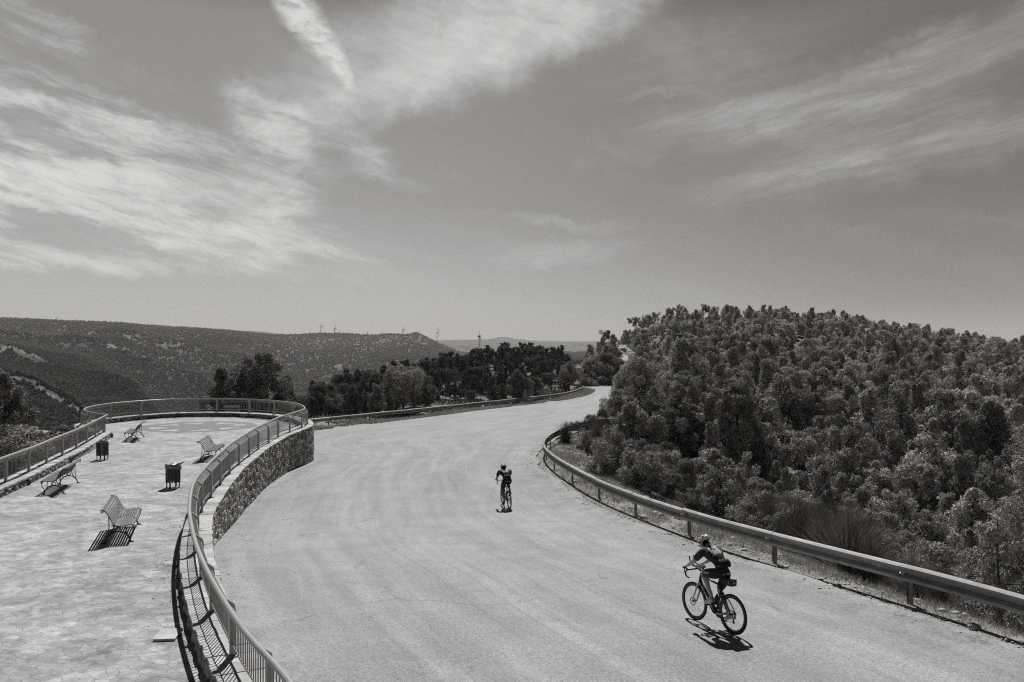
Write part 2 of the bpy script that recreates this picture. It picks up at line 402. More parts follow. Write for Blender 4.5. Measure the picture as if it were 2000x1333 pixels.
cp(3000,(-300,628),(-100,631),(0,632),(50,634),(100,637),(200,639),(250,641),(300,648),(350,651),(450,660),(540,680))
cp(4500,(-300,640),(0,645),(100,646),(250,650),(300,650),(350,650),(500,653),(560,655))
cp(2000,(600,775),(700,765),(800,745))
cp(2600,(570,725),(650,720),(750,707),(850,704))
cp(3300,(600,684),(700,681),(800,680),(860,692))
cp(4000,(560,656),(627,653.5),(660,655.5),(700,657),(725,660),(745,658),(780,657.5),(800,660),(812,657.5),(825,660),(840,666),(870,680),(910,694))
cp(5500,(600,662),(800,668),(900,673),(1000,676),(1100,677),(1250,678),(1600,680),(2000,680))
cp(7500,(0,655),(300,658),(600,662),(850,666),(890,666),(912,667.5),(925,665),(937,663.5),(948,667.5),(955,664.5),(965,662),(985,660.5),(1000,662),(1010,665.5),(1022,664.5),(1035,667),(1130,669.5),(1250,670),(1600,671),(2000,671),(2300,670))
cp(12000,(-300,660),(0,660),(340,656),(380,650),(450,647),(500,647),(530,650),(570,656),(800,665),(1130,667),(1600,667),(2300,667))
cp(16000,(-300,662),(0,662),(600,663),(1130,666.5),(2300,666.5))
cp(4000,(950,693),(1050,692),(1130,690),(1400,692),(1700,692),(2000,690))
cp(2500,(950,712),(1100,705),(1250,705),(1600,705),(2000,700))
# the wooded rise beyond the road
cp(78,(620,826),(660,822)); cp(90,(650,824),(720,818))
cp(110,(620,826),(700,817),(780,809)); cp(125,(860,806),(940,797)); cp(145,(1020,790),(1090,781))
cp(150,(600,812),(650,800),(750,787),(850,782)); cp(170,(940,775),(1050,768))
cp(160,(590,800)); cp(185,(700,766)); cp(205,(800,743)); cp(225,(860,730),(920,716)); cp(235,(970,711),(1030,709),(1070,712),(1100,722))
cp(330,(600,870),(700,845),(800,805),(900,770),(1000,755),(1100,745))
cp(700,(600,810),(800,775),(1000,735),(1150,725)); cp(1200,(600,785),(800,752),(1000,722),(1150,712))
# right-hand side
for px,d,z in [(2600,6,-.3),(2500,12,-1.6),(2250,16,-1.6),(2000,18,-1.4),(1700,24,-1.6),(1500,29,-1.7),(1400,33,-1.8),(1300,38,-1.8),(1200,46,-1.4),(1150,50,-1.15),(1160,56,-1.2),(1250,60,-2.2),(1300,70,-2.6),
   (2000,24,-2.9),(1700,32,-3.0),(1500,40,-3.4),(1400,48,-3.6),(1300,56,-3.2),
   (2200,40,-5.2),(1900,40,-4.8),(1600,45,-4.6),(2200,65,-6.2),(1900,65,-6.2),(1600,65,-5.8),(1400,70,-4.6),(1290,85,-3.4),
   (2200,110,-4.9),(1900,110,-4.9),(1600,110,-4.4),(1400,110,-3.4),(1320,120,-3.0),(2200,150,-2.6),(1900,150,-2.2),(1600,150,-1.2),(1450,150,-.8),(1350,155,-1.5)]: cz(px,d,z)
cp(195,(1150,733),(1200,712),(1270,692),(1350,676),(1500,672),(1700,682),(1900,696),(2200,705))
cp(215,(1130,712),(1170,696),(1230,672),(1300,652),(1400,645),(1500,648),(1600,654),(1700,663),(1800,675),(1900,686),(2000,700),(2200,710))
cp(240,(1120,722),(1170,690),(1230,662),(1300,637),(1350,630),(1450,630),(1550,635),(1650,644),(1750,657),(1850,672),(1950,690),(2000,700),(2200,712))
cp(290,(1120,735),(1200,710),(1300,665),(1450,650),(1600,655),(1750,675),(1900,695),(2200,712))
cp(420,(1150,735),(1300,715),(1500,705),(1700,710),(2000,715)); cp(800,(1250,715),(1500,712),(1800,712),(2100,712))
CP=np.array(CP,float)
def uv_(x,y):
    d=np.maximum(np.hypot(x,y),3.); az=np.clip(np.arctan2(x,np.maximum(y,1e-6)),-.75,.75)
    az=np.where(y<=0,np.sign(x)*.75,az)
    return np.stack([az*4,np.log(d)],1),d
cx=(CP[:,0]-1000)/F*CP[:,1]; cu,cd=uv_(cx,CP[:,1])
_tt=TPS(cu,(CP[:,2]-666)*CP[:,1]/(CP[:,1]+40),2e-4)
# cheap fractal noise
def vnoise(x,y,seed=0):
    xi=np.floor(x).astype(np.int64); yi=np.floor(y).astype(np.int64); fx=x-xi; fy=y-yi
    def h(i,j):
        n=(i*374761393+j*668265263+seed*974711)&0x7fffffff; n=((n^(n>>13))*1274126177)&0x7fffffff; return ((n^(n>>16))&0xffff)/65535.
    fx=fx*fx*(3-2*fx); fy=fy*fy*(3-2*fy)
    return (h(xi,yi)*(1-fx)+h(xi+1,yi)*fx)*(1-fy)+(h(xi,yi+1)*(1-fx)+h(xi+1,yi+1)*fx)*fy
def fbm(x,y,o=4,seed=0):
    s=0;a=.5
    for k in range(o): s=s+a*(vnoise(x*2**k,y*2**k,seed+k)-.5); a*=.5
    return s
def land_z(x,y):
    x=np.atleast_1d(np.asarray(x,float)); y=np.atleast_1d(np.asarray(y,float))
    q,d=uv_(x,y)
    w=_tt(q); z=CZ-w*(d+40)/F
    amp=np.clip((d-350)/900,0,1)
    rid=1-np.abs(2*(vnoise(x/420+.3*y/900,y/520,5)-.5))*2
    z=z+amp*(fbm(x/260+y/900,y/340,5,3)*26*np.clip(d/2500,.4,1.1)*np.where(d>2900,.28,1)+ (rid-.4)*7*np.where(d>2900,.15,1))
    far_=(d>450)&(d<3700)
    if far_.any():
        X_,Y_=x[far_],y[far_]; b=np.zeros(len(X_))
        wx=X_+fbm(X_/90,Y_/90,3,71)*70; wy=Y_+fbm(X_/90+5,Y_/90,3,72)*70
        for pts_,A_s,w_s in SPURS:
            P=np.array([W(px,yy,dd)[:2] for px,dd,yy in pts_]); m=np.full(len(X_),1e9)
            for a,c in zip(P[:-1],P[1:]):
                ab=c-a; tt=np.clip(((wx-a[0])*ab[0]+(wy-a[1])*ab[1])/(ab@ab),0,1); m=np.minimum(m,np.hypot(wx-a[0]-tt*ab[0],wy-a[1]-tt*ab[1]))
            b=np.maximum(b,A_s*1.0*np.exp(-m/w_s*1.5))
        z[far_]+=b
    for px_,d_,w_,A_k in ((940,7400,50,12),(984,7400,125,15),(1023,7400,50,14),(806,3960,50,17),(752,3950,60,8)):
        z=z+A_k*np.exp(-(((x-(px_-1000)/F*d_)/w_)**2+((y-d_)/300)**2))
    z=z+np.clip((d-25)/60,0,1)*(1-amp)*fbm(x/11,y/11,4,9)*1.3
    z=np.maximum(z,-230)
    # the road bed and the terrace stand on the land
    rd=road_dist(x,y); rz=np.full(len(x),0.); k=(rd<12)&(y>-20)&(y<165)
    if k.any(): rz[k]=road_z(x[k],y[k])
    wgt=np.where(k,np.exp(-np.clip(rd,0,None)**2/ (2*1.5**2)),0)
    z=z*(1-wgt)+(rz-.05)*wgt
    z=np.where((rd<0)&k,rz-.08-np.clip(-rd,0,1.)*.1,z)
    l,r=terr_lr(y); ins=(x>l-.3)&(x<r+.3)&(y>-6)&(y<58.9)
    z=np.where(ins,np.minimum(z,-.8),z)
    return z
# ------------------------------------------------------------------ ground mesh (polar sheet to the horizon)
az=np.concatenate([np.arange(-180,-44,6.),np.arange(-44,44.01,.2),np.arange(50,180,6.)])
az=R(1)*az
rr=np.concatenate([[.01],np.exp(np.concatenate([np.linspace(math.log(3),math.log(300),190)[:-1],np.linspace(math.log(300),math.log(4500),190)[:-1],np.linspace(math.log(4500),math.log(16000),40)]))])
AZ,RR=np.meshgrid(az,rr); X=(np.sin(AZ)*RR).ravel(); Y=(np.cos(AZ)*RR).ravel()
Z=land_z(X,Y)
n_,m_=AZ.shape
ii,jj=np.meshgrid(np.arange(n_-1),np.arange(m_),indexing='ij'); j2=(jj+1)%m_
Q=np.stack([ii*m_+jj,ii*m_+j2,(ii+1)*m_+j2,(ii+1)*m_+jj],-1).reshape(-1,4)
me=tri_mesh('ground',np.stack([X,Y,Z],1),Q,m_ground)
rd=road_dist(X,Y)
verge=np.clip(1.2-(rd-.2)/3.6,0,1)*(Y<153)*(Y>-14)
track=((Y>72)&(Y<90)&(X<-34)&(X>-75))*np.clip(1-np.abs((Y-81))/6,0,1)*1.0
dist=np.hypot(X,Y); PXc=1000+X/np.maximum(Y,1)*F; PYc=666+(CZ-Z)/np.maximum(Y,1)*F
rock=np.zeros(len(X))
def strip(pts,w):
    global rock
    P=np.array([W(px,y,d)[:2] for px,d,y in pts])
    for a,b in zip(P[:-1],P[1:]):
        ab=b-a; tt=np.clip(((X-a[0])*ab[0]+(Y-a[1])*ab[1])/(ab@ab),0,1)
        dd=np.hypot(X-a[0]-tt*ab[0],Y-a[1]-tt*ab[1]); rock=np.maximum(rock,np.clip(1.25-dd/w,0,1))
strip([(-100,1450,650),(0,1400,668),(50,1330,677.5),(92,1280,696),(132,1230,712)],19)
strip([(0,700,715),(66,700,729),(106,690,752),(139,680,768),(158,670,788)],5.5)
strip([(208,1950,663),(251,1900,676),(297,1850,696),(346,1780,719)],12)
strip([(297,2450,659),(363,2400,673),(429,2350,686)],10)
strip([(700,3300,690),(694,3300,680),(702,3700,664)],30)
for px_,y_,d_,r_ in [(1762,905,60,2.2),(1745,872,66,1.6),(1378,636,236,4.5),(1462,640,237,3.5),(1395,632,238,4)]:
    p_=((px_-1000)/F*d_,d_); rock=np.maximum(rock,np.clip(1.6-np.hypot(X-p_[0],Y-p_[1])/r_,0,1))
strip([(785,3900,659),(830,3700,672),(860,3600,682)],22)
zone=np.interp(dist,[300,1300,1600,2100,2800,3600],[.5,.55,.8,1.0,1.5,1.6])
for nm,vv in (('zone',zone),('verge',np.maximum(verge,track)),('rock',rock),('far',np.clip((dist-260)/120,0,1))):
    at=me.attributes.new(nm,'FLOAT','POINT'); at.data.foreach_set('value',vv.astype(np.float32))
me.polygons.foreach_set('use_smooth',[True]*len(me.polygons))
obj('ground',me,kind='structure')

# ------------------------------------------------------------------ road
rows=np.concatenate([np.arange(-14,12,.8),np.arange(12,60,.5),np.arange(60,153.1,1.0)])
nc=56; T_=np.linspace(0,1,nc); V=[];U=[];E=[]
s_=0;prev=None
for Yr in rows:
    l,r=road_lr(Yr); l=float(l)-.1*(Yr<52)+ (fbm(np.array([Yr*.5]),np.array([1.]),3,21)[0]*.8 if Yr>60 else 0); r=float(r)+fbm(np.array([Yr*.45]),np.array([7.]),4,22)[0]*.7
    xs=l+(r-l)*T_
    V+= [(x,Yr,0) for x in xs]
    mid=np.array([(l+r)/2,Yr]); s_+=0 if prev is None else np.linalg.norm(mid-prev); prev=mid
    sc=1 if Yr<60 else 1
    U+=[(t_*12,s_) for t_ in T_]
    e=np.maximum(np.clip(1-(r-xs)/2.6,0,1),np.clip(1-(xs-l)/2.8,0,1)*.9); E+=list(e)
V=np.array(V); V[:,2]=road_z(V[:,0],V[:,1])
n_=len(rows); ii,jj=np.meshgrid(np.arange(n_-1),np.arange(nc-1),indexing='ij')
Q=np.stack([ii*nc+jj,ii*nc+jj+1,(ii+1)*nc+jj+1,(ii+1)*nc+jj],-1).reshape(-1,4)
me=tri_mesh('road',V,Q,m_road,np.array(E),'edge')
uvl=me.uv_layers.new(name='UVMap'); U=np.array(U,np.float32); uvl.data.foreach_set('uv',U[Q.ravel()].ravel())
me.polygons.foreach_set('use_smooth',[True]*len(me.polygons))
obj('road',me,kind='structure')
# ------------------------------------------------------------------ terrace paving
V=[];nc=30
for Yr,l,r in zip(PY,PL,PR): V+=[(l+(r-l)*t_,Yr,0) for t_ in np.linspace(0,1,nc)]
n_=len(PY); ii,jj=np.meshgrid(np.arange(n_-1),np.arange(nc-1),indexing='ij')
Q=np.stack([ii*nc+jj,ii*nc+jj+1,(ii+1)*nc+jj+1,(ii+1)*nc+jj],-1).reshape(-1,4)
V=np.array(V); obj('paving',tri_mesh('paving',V,Q,m_pave),kind='structure')
# compass rose set in the paving
cr=np.array([-18.7,51.9,0])
t=thing('compass_inlay','round grey compass star laid into the pale paving of the terrace end','floor pattern',cr+np.array([0,0,.002]))
mb=MB(); a=np.linspace(0,2*math.pi,73)
mb.grid(np.stack([np.stack([r_*np.cos(a),r_*np.sin(a),np.full(73,.004)],1) for r_ in (2.75,3.35)]))
mb.build('ring',m_inlay,t)
mb=MB()
for k in range(8):
    th=k*math.pi/4+math.pi/2; L_=3.75 if k%2==0 else 2.9; w_=.40; ri=1.45
    zz=.008 if k%2==0 else .006
    mb.add([(0,0,zz),(ri*math.cos(th-w_),ri*math.sin(th-w_),zz),(L_*math.cos(th),L_*math.sin(th),zz),(ri*math.cos(th+w_),ri*math.sin(th+w_),zz)],[(0,1,2,3)])
mb.build('star',m_inlay,t)
# pale gravel track below the terrace on the left
xs=np.linspace(-80,-36,40); ys=np.linspace(76.5,84,14)
GX,GY=np.meshgrid(xs,ys,indexing='ij'); GY=GY+ (fbm(GX/5,GY*0+2,3,31)*2.5)*(np.linspace(1,0,14)[None,:])
G=np.stack([GX,GY,land_z(GX.ravel(),GY.ravel()).reshape(GX.shape)+.12],-1)
m_track=simple('pale_gravel',.34,.9,0,.3,2.0)
MB().grid(G).build('gravel_path',m_track,kind='structure',smooth=True)
# a second stretch of road that comes out beyond the bend
P=np.array([W(x,y,d) for x,y,d in [(1035,752,262),(1060,749,255),(1078,746,245),(1092,742,232),(1105,738,215)]]); P=smooth_path(P,2,3)
P[:,2]=np.maximum(land_z(P[:,0],P[:,1]),P[:,2])+.15
G=np.stack([P+np.array([0,o,0]) for o in (-3.5,0,3.5)],0)
obj('road',MB().grid(G).mesh('road',m_track),kind='structure')

# ------------------------------------------------------------------ stone walls with coping
def stone_grid(S,Zg,seed,cw=.23,ch=.165):
    # returns relief, tone of irregular rubble on the (s,z) sheet
    def h(i,j,k):
        n=(i*73856093+j*19349663+(seed+k)*83492791)&0x7fffffff; n=((n^(n>>13))*1274126177)&0x7fffffff; return ((n^(n>>16))&0xffff)/65535.
    i0=np.floor(S/cw).astype(np.int64); j0=np.floor(Zg/ch).astype(np.int64)
    f1=np.full(S.shape,9.);f2=np.full(S.shape,9.);c1=np.zeros(S.shape)
    for di in(-1,0,1):
        for dj in(-1,0,1):
            i=i0+di;j=j0+dj
            px=(i+.12+.76*h(i,j,1))*cw; pz=(j+.12+.76*h(i,j,2))*ch
            d=np.hypot((S-px),(Zg-pz)*1.25); c=h(i,j,3)
            u=d<f1; f2=np.where(u,f1,np.minimum(f2,d)); c1=np.where(u,c,c1); f1=np.where(u,d,f1)
    e=np.clip((f2-f1)/.055,0,1); e=e*e*(3-2*e)
    return e*(.035+.06*c1), e,c1
def wall(name,label,cat,P,nrm,baseo,seed,outer_res=.045,both=True,cut=None):
    t=thing(name,label,cat,(P[0,0],P[0,1],0))
    # faces
    def face(off,sign,zb,zt,res,nm,tone):
        Q=P+nrm*off; L=arclen(Q); s=np.arange(0,L[-1],res); 
        qx=np.interp(s,L,Q[:,0]);qy=np.interp(s,L,Q[:,1]);nx=np.interp(s,L,nrm[:,0]);ny=np.interp(s,L,nrm[:,1])
        zb_=zb(qx,qy); hmax=(zt-zb_).max(); nz=max(3,int(hmax/res)+1)
        tt=np.linspace(0,1,nz)[None,:]
        Zg=zb_[:,None]+(zt-zb_[:,None])*tt; S=np.repeat(s[:,None],nz,1)
        rel,e,c=stone_grid(S,Zg+5,seed)
        rel=rel*np.clip((zt-Zg)/.05,0,1)
        G=np.stack([qx[:,None]+sign*nx[:,None]*rel,qy[:,None]+sign*ny[:,None]*rel,Zg],-1)
        tn=np.where(e<.35,.07,tone*(.32+1.15*c**1.2))
        V=G.reshape(-1,3)-np.array(t.location); a_,b_=G.shape[:2]
        ii,jj=np.meshgrid(np.arange(a_-1),np.arange(b_-1),indexing='ij')
        F4=np.stack([ii*b_+jj,(ii+1)*b_+jj,(ii+1)*b_+jj+1,ii*b_+jj+1],-1).reshape(-1,4)
        me=tri_mesh(nm,V,F4,m_stone,tn.ravel()); obj(nm,me,t)
    face(.30,1,baseo,.225,outer_res,'outer_face',.36)
    face(-.30,-1,lambda x,y:np.full(len(x),-.05),.225,.05,'inner_face',.33)
    # coping slabs
    mb=MB(); L=arclen(P); s=0; r_=random.Random(seed)
    def at(q,o):
        x=np.interp(q,L,P[:,0])+np.interp(q,L,nrm[:,0])*o; y=np.interp(q,L,P[:,1])+np.interp(q,L,nrm[:,1])*o; return x,y
    while s<L[-1]-.1:
        w=r_.uniform(.24,.52); e=min(s+w,L[-1]); halves=[(-.36,.37)] if r_.random()<.8 else [(-.36,r_.uniform(-.08,.1)),(None,.37)]
        lo=None
        for a_,b_ in halves:
            if a_ is None: a_=lo+.012
            lo=b_
            aj=a_+r_.uniform(-.018,.018)*(a_==-.36); bj=b_+r_.uniform(-.018,.018)*(b_==.37)
            g=.006; h_=.282+r_.uniform(-.007,.007); tone=r_.uniform(.36,.54)
            c=[at(s+g+r_.uniform(0,.006),aj),at(e-g,aj),at(e-g-r_.uniform(0,.006),bj),at(s+g,bj)]
            V=[(x,y,z) for z in(.222,h_) for x,y in c]
            mb.add(V,[(3,2,1,0),(4,5,6,7),(0,1,5,4),(1,2,6,5),(2,3,7,6),(3,0,4,7)],tone)
        s=e
    q=np.concatenate([P+nrm*-.33,(P+nrm*.33)[::-1]])
    n2=len(P); mb.add(np.concatenate([np.c_[P+nrm*-.31,np.full(n2,.268)],np.c_[P+nrm*.31,np.full(n2,.268)]]),[(i,i+1,n2+i+1,n2+i) for i in range(n2-1)],.12)
    mb.build('coping',m_cope,t,world=True,attrname='tone')
    return t
def base_out(x,y):
    z=np.where(road_dist(x,y)<1.2,road_z(x,y),np.minimum(land_z(x+0*x,y),-1.0))
    return np.minimum(z,.0)-.12
wall('retaining_wall','curved rubble stone retaining wall with pale coping between road and terrace, round the far end','wall',POST,nR,lambda x,y: np.minimum(road_z(x,y),0)-.15-np.where(y>55,.8,0)-np.where(x<-16,1.2,0),3)
lw=wall('low_stone_wall','straight low rubble wall with pale coping along the left edge of the terrace','wall',LPOST,nL,lambda x,y:np.full(len(x),-2.2),17,outer_res=.09)
# dark drain spouts through the foot of the low wall
for px,y in [(133,897),(43,941),(205,848)]:
    p=onz(px,y,.14); i=np.argmin(np.hypot(*(LPOST-nL*.36-p).T)); c=LPOST[i]-nL[i]*.37
    mb=MB(); T=np.array([-nL[i][1],nL[i][0]]); 
    mb.tube([(c[0],c[1],.02),(c[0],c[1],.17),(c[0]+nL[i][0]*.03,c[1]+nL[i][1]*.03,.215)],[.085,.085,.06],10)
    mb.build('drain_spout',m_binslat,lw,world=True)

# ------------------------------------------------------------------ railings
def railing(name,label,P,nrm,s0,bay,endpost=True):
    t=thing(name,label,'railing',(P[0,0],P[0,1],.28)); L=arclen(P)
    def at(q,o,z):
        return (np.interp(q,L,P[:,0])+np.interp(q,L,nrm[:,0])*o,np.interp(q,L,P[:,1])+np.interp(q,L,nrm[:,1])*o,z)
    MB().tube(np.c_[P,np.full(len(P),HR)],.044,12).build('handrail',m_rail,t,world=True,smooth=True)
    nb=int((L[-1]-s0)/bay); bay=(L[-1]-.06-s0)/nb; q=s0
    for k in range(nb+1):
        q=s0+k*bay
        prof=[(.165,.27),(.165,.98),(.155,1.05),(.04,1.165)]
        Tn=np.array(at(q+.02,0,0))-np.array(at(q-.02,0,0)); Tn/=np.linalg.norm(Tn)
        N=np.array([np.interp(q,L,nrm[:,0]),np.interp(q,L,nrm[:,1]),0]); mb=MB(); V=[]
        for (o,z),wd in zip(prof,(.085,.085,.085,.05)):
            for a,b in((-1,-1),(1,-1),(1,1),(-1,1)):
                c=np.array(at(q,o,z)); V.append(c+Tn*a*.045+ (N*b*wd/2 if z<1.0 else (N*.7+np.array([0,0,.7]))*b*wd/2))
        Fc=[]
        for i in range(3):
            for j in range(4): Fc.append((i*4+j,i*4+(j+1)%4,i*4+4+(j+1)%4,i*4+4+j))
        Fc+=[(3,2,1,0),(12,13,14,15)]
        mb.add(V,Fc); mb.box(at(q,.165,.288),(.2,.2,.012),rz=math.atan2(N[1],N[0]))
        mb.build('post',m_rail,t,world=True)
        if k<nb:
            mb=MB(); qs=np.linspace(q+.05,q+bay-.05,7)
            mb.tube([at(a,.15,.47) for a in qs],.021,6); mb.tube([at(a,.15,1.03) for a in qs],.010,5)
            n_b=max(2,int(round(bay/.135)))
            for j in range(n_b):
                a=q+.11+(bay-.22)*j/(n_b-1)
                mb.tube([at(a,.15,.47),at(a,.15,1.03),at(a,.02,1.17)],.0095,5,cap=False)
            mb.build('baluster_panel',m_bal,t,world=True)
    return t
railing('metal_railing','curved grey metal railing above the road wall, sweeping round the far end of the terrace',RAIL,nR,.55,2.35)
railing('metal_railing','straight grey metal railing along the low wall at the left edge of the terrace',LRAIL,nL,.12,2.3)
# ------------------------------------------------------------------ steel road barriers
GP=np.array([(.0,.71),(.035,.70),(.085,.665),(.085,.625),(.025,.575),(.0,.555),(.0,.53),(.025,.51),(.085,.46),(.085,.42),(.035,.385),(.0,.375)])
def barrier(name_label,P,zf,spacing,refl,side):
    P=smooth_path(P,.4,1.2); nn=normals2(P)*side; L=arclen(P); gz=zf(P[:,0],P[:,1])
    k=np.hanning(15);k/=k.sum(); gz=np.convolve(np.pad(gz,7,mode='edge'),k,'valid')
    t=thing('crash_barrier',name_label,'guardrail',(P[0,0],P[0,1],gz[0]))
    def at(q,o,z): return np.array((np.interp(q,L,P[:,0])+np.interp(q,L,nn[:,0])*o,np.interp(q,L,P[:,1])+np.interp(q,L,nn[:,1])*o,np.interp(q,L,gz)+z))
    nb=int(L[-1]/spacing)
    prof=np.concatenate([GP,GP[::-1]+np.array([-.006,0])]); prof=np.concatenate([prof,prof[:1]])
    rr_=random.Random(5)
    for i in range(nb):
        a=i*spacing-.12; b=(i+1)*spacing+.12; 
        qs=np.linspace(max(a,0),min(b,L[-1]),10); dz=rr_.uniform(-.016,.016); o0=.05+(.008 if i%2 else 0)
        G=np.array([[at(q,o0+o,z+dz) for o,z in prof] for q in qs])
        mb=MB().grid(G)
        for bq in (qs[0]+.06,qs[0]+.18):        # splice bolts
            for z in (.645,.44):
                mb.ball(at(bq,o0+.088,z),(.014,.014,.014),4,6)
        mb.build('beam',m_galv,t,world=True)
    for i in range(nb+1):
        q=min(i*spacing,L[-1]-.05); c=at(q,-.06,0); T=at(q+.05,0,0)-at(q-.05,0,0); rz=math.atan2(T[1],T[0])
        mb=MB(); h=1.3
        mb.box((c[0],c[1],c[2]+.66-h/2),(.12,.006,h),rz); Nn=np.array([nn[0][0],nn[0][1]])
        for sx in(-.057,.057):
            mb.box((c[0]+math.cos(rz)*sx,c[1]+math.sin(rz)*sx,c[2]+.657-h/2),(.006,.055,h),rz)
        c2=at(q,.0,0); mb.box((c2[0],c2[1],c2[2]+.54),(.08,.10,.2),rz)
        mb.build('post',m_gpost,t,world=True)
        if i in refl:
            c=at(q-.0,.145,.56); T/=np.linalg.norm(T); N=np.array([-T[1],T[0],0])*(1 if (np.array([-T[1],T[0]])@(at(q,1,0)-at(q,0,0))[:2])>0 else -1)
            up=np.array([0,0,1.]); mb=MB(); a=N*.085; s=.062
            b0=c-N*.06
            V=[b0-up*s+N*.0,b0+up*s+N*.0,c+N*.07]; V2=[v+T*.012 for v in V]
            mb.add(V+V2,[(0,1,2),(5,4,3),(0,3,4,1),(1,4,5,2),(2,5,3,0)])
            mb.build('reflector',m_white,t,world=True)
    return t
def zr(x,y): return road_z(x,y)
rightP=[(14.2,2),(11.9,7.6),(10.1,11.7),(8.54,15.65),(6.9,19.5),(5.45,23.5),(4.35,27.6),(3.42,32.2),(2.6,36.5),(2.02,40.3),(1.68,43.5),(1.68,46.5),(2.0,49.5),(2.7,53),(3.75,56.5),(5.6,60.6),(8.4,64.4),(12.5,68.5)]
barrier('steel crash barrier in the right foreground bending away behind the bushes inside the curve',np.array(rightP)+np.array([0.05,0]),zr,4.15,(0,1,2,3,4,5,6),-1)
lp=[(601,818.6,70.5),(730,806,82.6),(815,797.4,90),(900,789,98),(970,781.5,105),(1040,774,113),(1080,770,118.5),(1110,765,125),(1128,760,131),(1137,756.3,136.5),(1139,753,141)]
LPts=np.array([(-23,65)]+[((px-1000)/F*d,d) for px,y,d in lp]+[(10.6,146),(8.8,149.5)])
lz=np.array([CZ-(y-666)/F*d-.71 for px,y,d in lp])
def zl(x,y):
    d=np.array([p[2] for p in lp]); return np.interp(y,d,lz)
barrier('long distant steel crash barrier along the outer edge of the road to the far bend',LPts,zl,4.0,(1,4,6,9,12),1)
P=np.array([W(x,y,d) for x,y,d in [(1048,746.5,262),(1060,744,258),(1075,740,250),(1088,736,240)]])
zP=P[:,2]-.75
barrier('short piece of far crash barrier beyond the road bend',P[:,:2],lambda x,y:np.interp(x,P[:,0],zP),4.0,(),-1)

# ------------------------------------------------------------------ benches
def bez(pts,n=24):
    return smooth_path(np.array(pts),.012,.03)
BC=bez([(.36,.36),(.405,.375),(.42,.41),(.39,.435),(.30,.435),(.18,.415),(.06,.405),(-.03,.43),(-.09,.49),(-.135,.58),(-.175,.67),(-.22,.75),(-.275,.815),(-.335,.85),(-.37,.835)])
def make_bench(label,loc,rz,L=2.45):
    t=thing('bench',label,'bench',loc,rz,'slatted benches on the terrace')
    al=arclen(np.c_[BC]); tot=al[-1]
    seat=MB();back=MB(); ns=17
    for i in range(ns):
        q=.045+(tot-.075)*i/(ns-1)
        c=np.array([np.interp(q,al,BC[:,0]),np.interp(q,al,BC[:,1])]); c2=np.array([np.interp(q+.01,al,BC[:,0]),np.interp(q+.01,al,BC[:,1])]); T=(c2-c)/np.linalg.norm(c2-c)
        N=np.array([T[1],-T[0]]); 
        if N[1]<0 and abs(N[1])>.3: N=-N
        if i>8: N=np.array([T[1],-T[0]]); N= N if N[0]>0 else -N
        a=.0215;b=.013; off=c+N*.02
        V=[(x,off[0]+T[0]*u+N[0]*v,off[1]+T[1]*u+N[1]*v) for x in(-L/2,L/2) for u,v in((-a,-b),(a,-b),(a*.75,b),(-a*.75,b))]
        (seat if c[0]>-.03 else back).add(V,[(3,2,1,0),(4,5,6,7),(0,1,5,4),(1,2,6,5),(2,3,7,6),(3,0,4,7)])
    seat.build('seat',m_slat,t); back.build('backrest',m_slat,t)
    for x in (-L/2+.13,L/2-.13):
        mb=MB()
        mb.tube(np.c_[np.full(len(BC),x),BC[:,0],BC[:,1]],.015,6)
        # arched feet
        arc=[(.33,.0),(.315,.06),(.26,.17),(.17,.25),(.06,.285),(-.02,.285),(-.12,.25),(-.21,.16),(-.26,.06),(-.275,.0)]
        arc=bez(arc); mb.tube(np.c_[np.full(len(arc),x),arc],.019,6)
        for fy in (.345,-.29): mb.box((x,fy,.012),(.07,.11,.024))
        for a_,b_ in (((.30,.13),(.395,.37)),((.22,.22),(.20,.42)),((-.14,.24),(-.06,.45)),((-.2,.19),(-.185,.66)),((.10,.28),(.05,.405))):
            a_=np.array(a_);b_=np.array(b_);mid=(a_+b_)/2+np.array([.02,0]); c=bez([a_,mid,b_]); mb.tube(np.c_[np.full(len(c),x),c],.012,6)
        th=np.linspace(0,2*math.pi,13)[:-1]
        mb.tube(np.c_[np.full(12,x),.02+.05*np.cos(th),.345+.05*np.sin(th)],.010,5,closed=True)
        mb.tube(np.c_[np.full(12,x),-.335+.03*np.cos(th),.80+.03*np.sin(th)],.010,5,closed=True)
        mb.build('end_frame',m_iron,t)
    return t
def faceang(fx,fy): return math.atan2(fy,fx)-math.pi/2     # local +y looks along (fx,fy)
make_bench('slatted bench nearest the camera, facing right, its striped shadow on the paving before it',(-10.35,23.05,0),faceang(.947,.32))
make_bench('slatted bench beside the low left wall, turned away with a dark backrest',(-15.55,30.1,0),faceang(-.965,-.26))
make_bench('small distant slatted bench standing next to the grey compass star',(-19.55,45.2,0),faceang(-.957,-.29),2.35)
make_bench('slatted bench facing right, partly hidden behind the curved handrail',(-13.15,38.0,0),faceang(.985,.17))

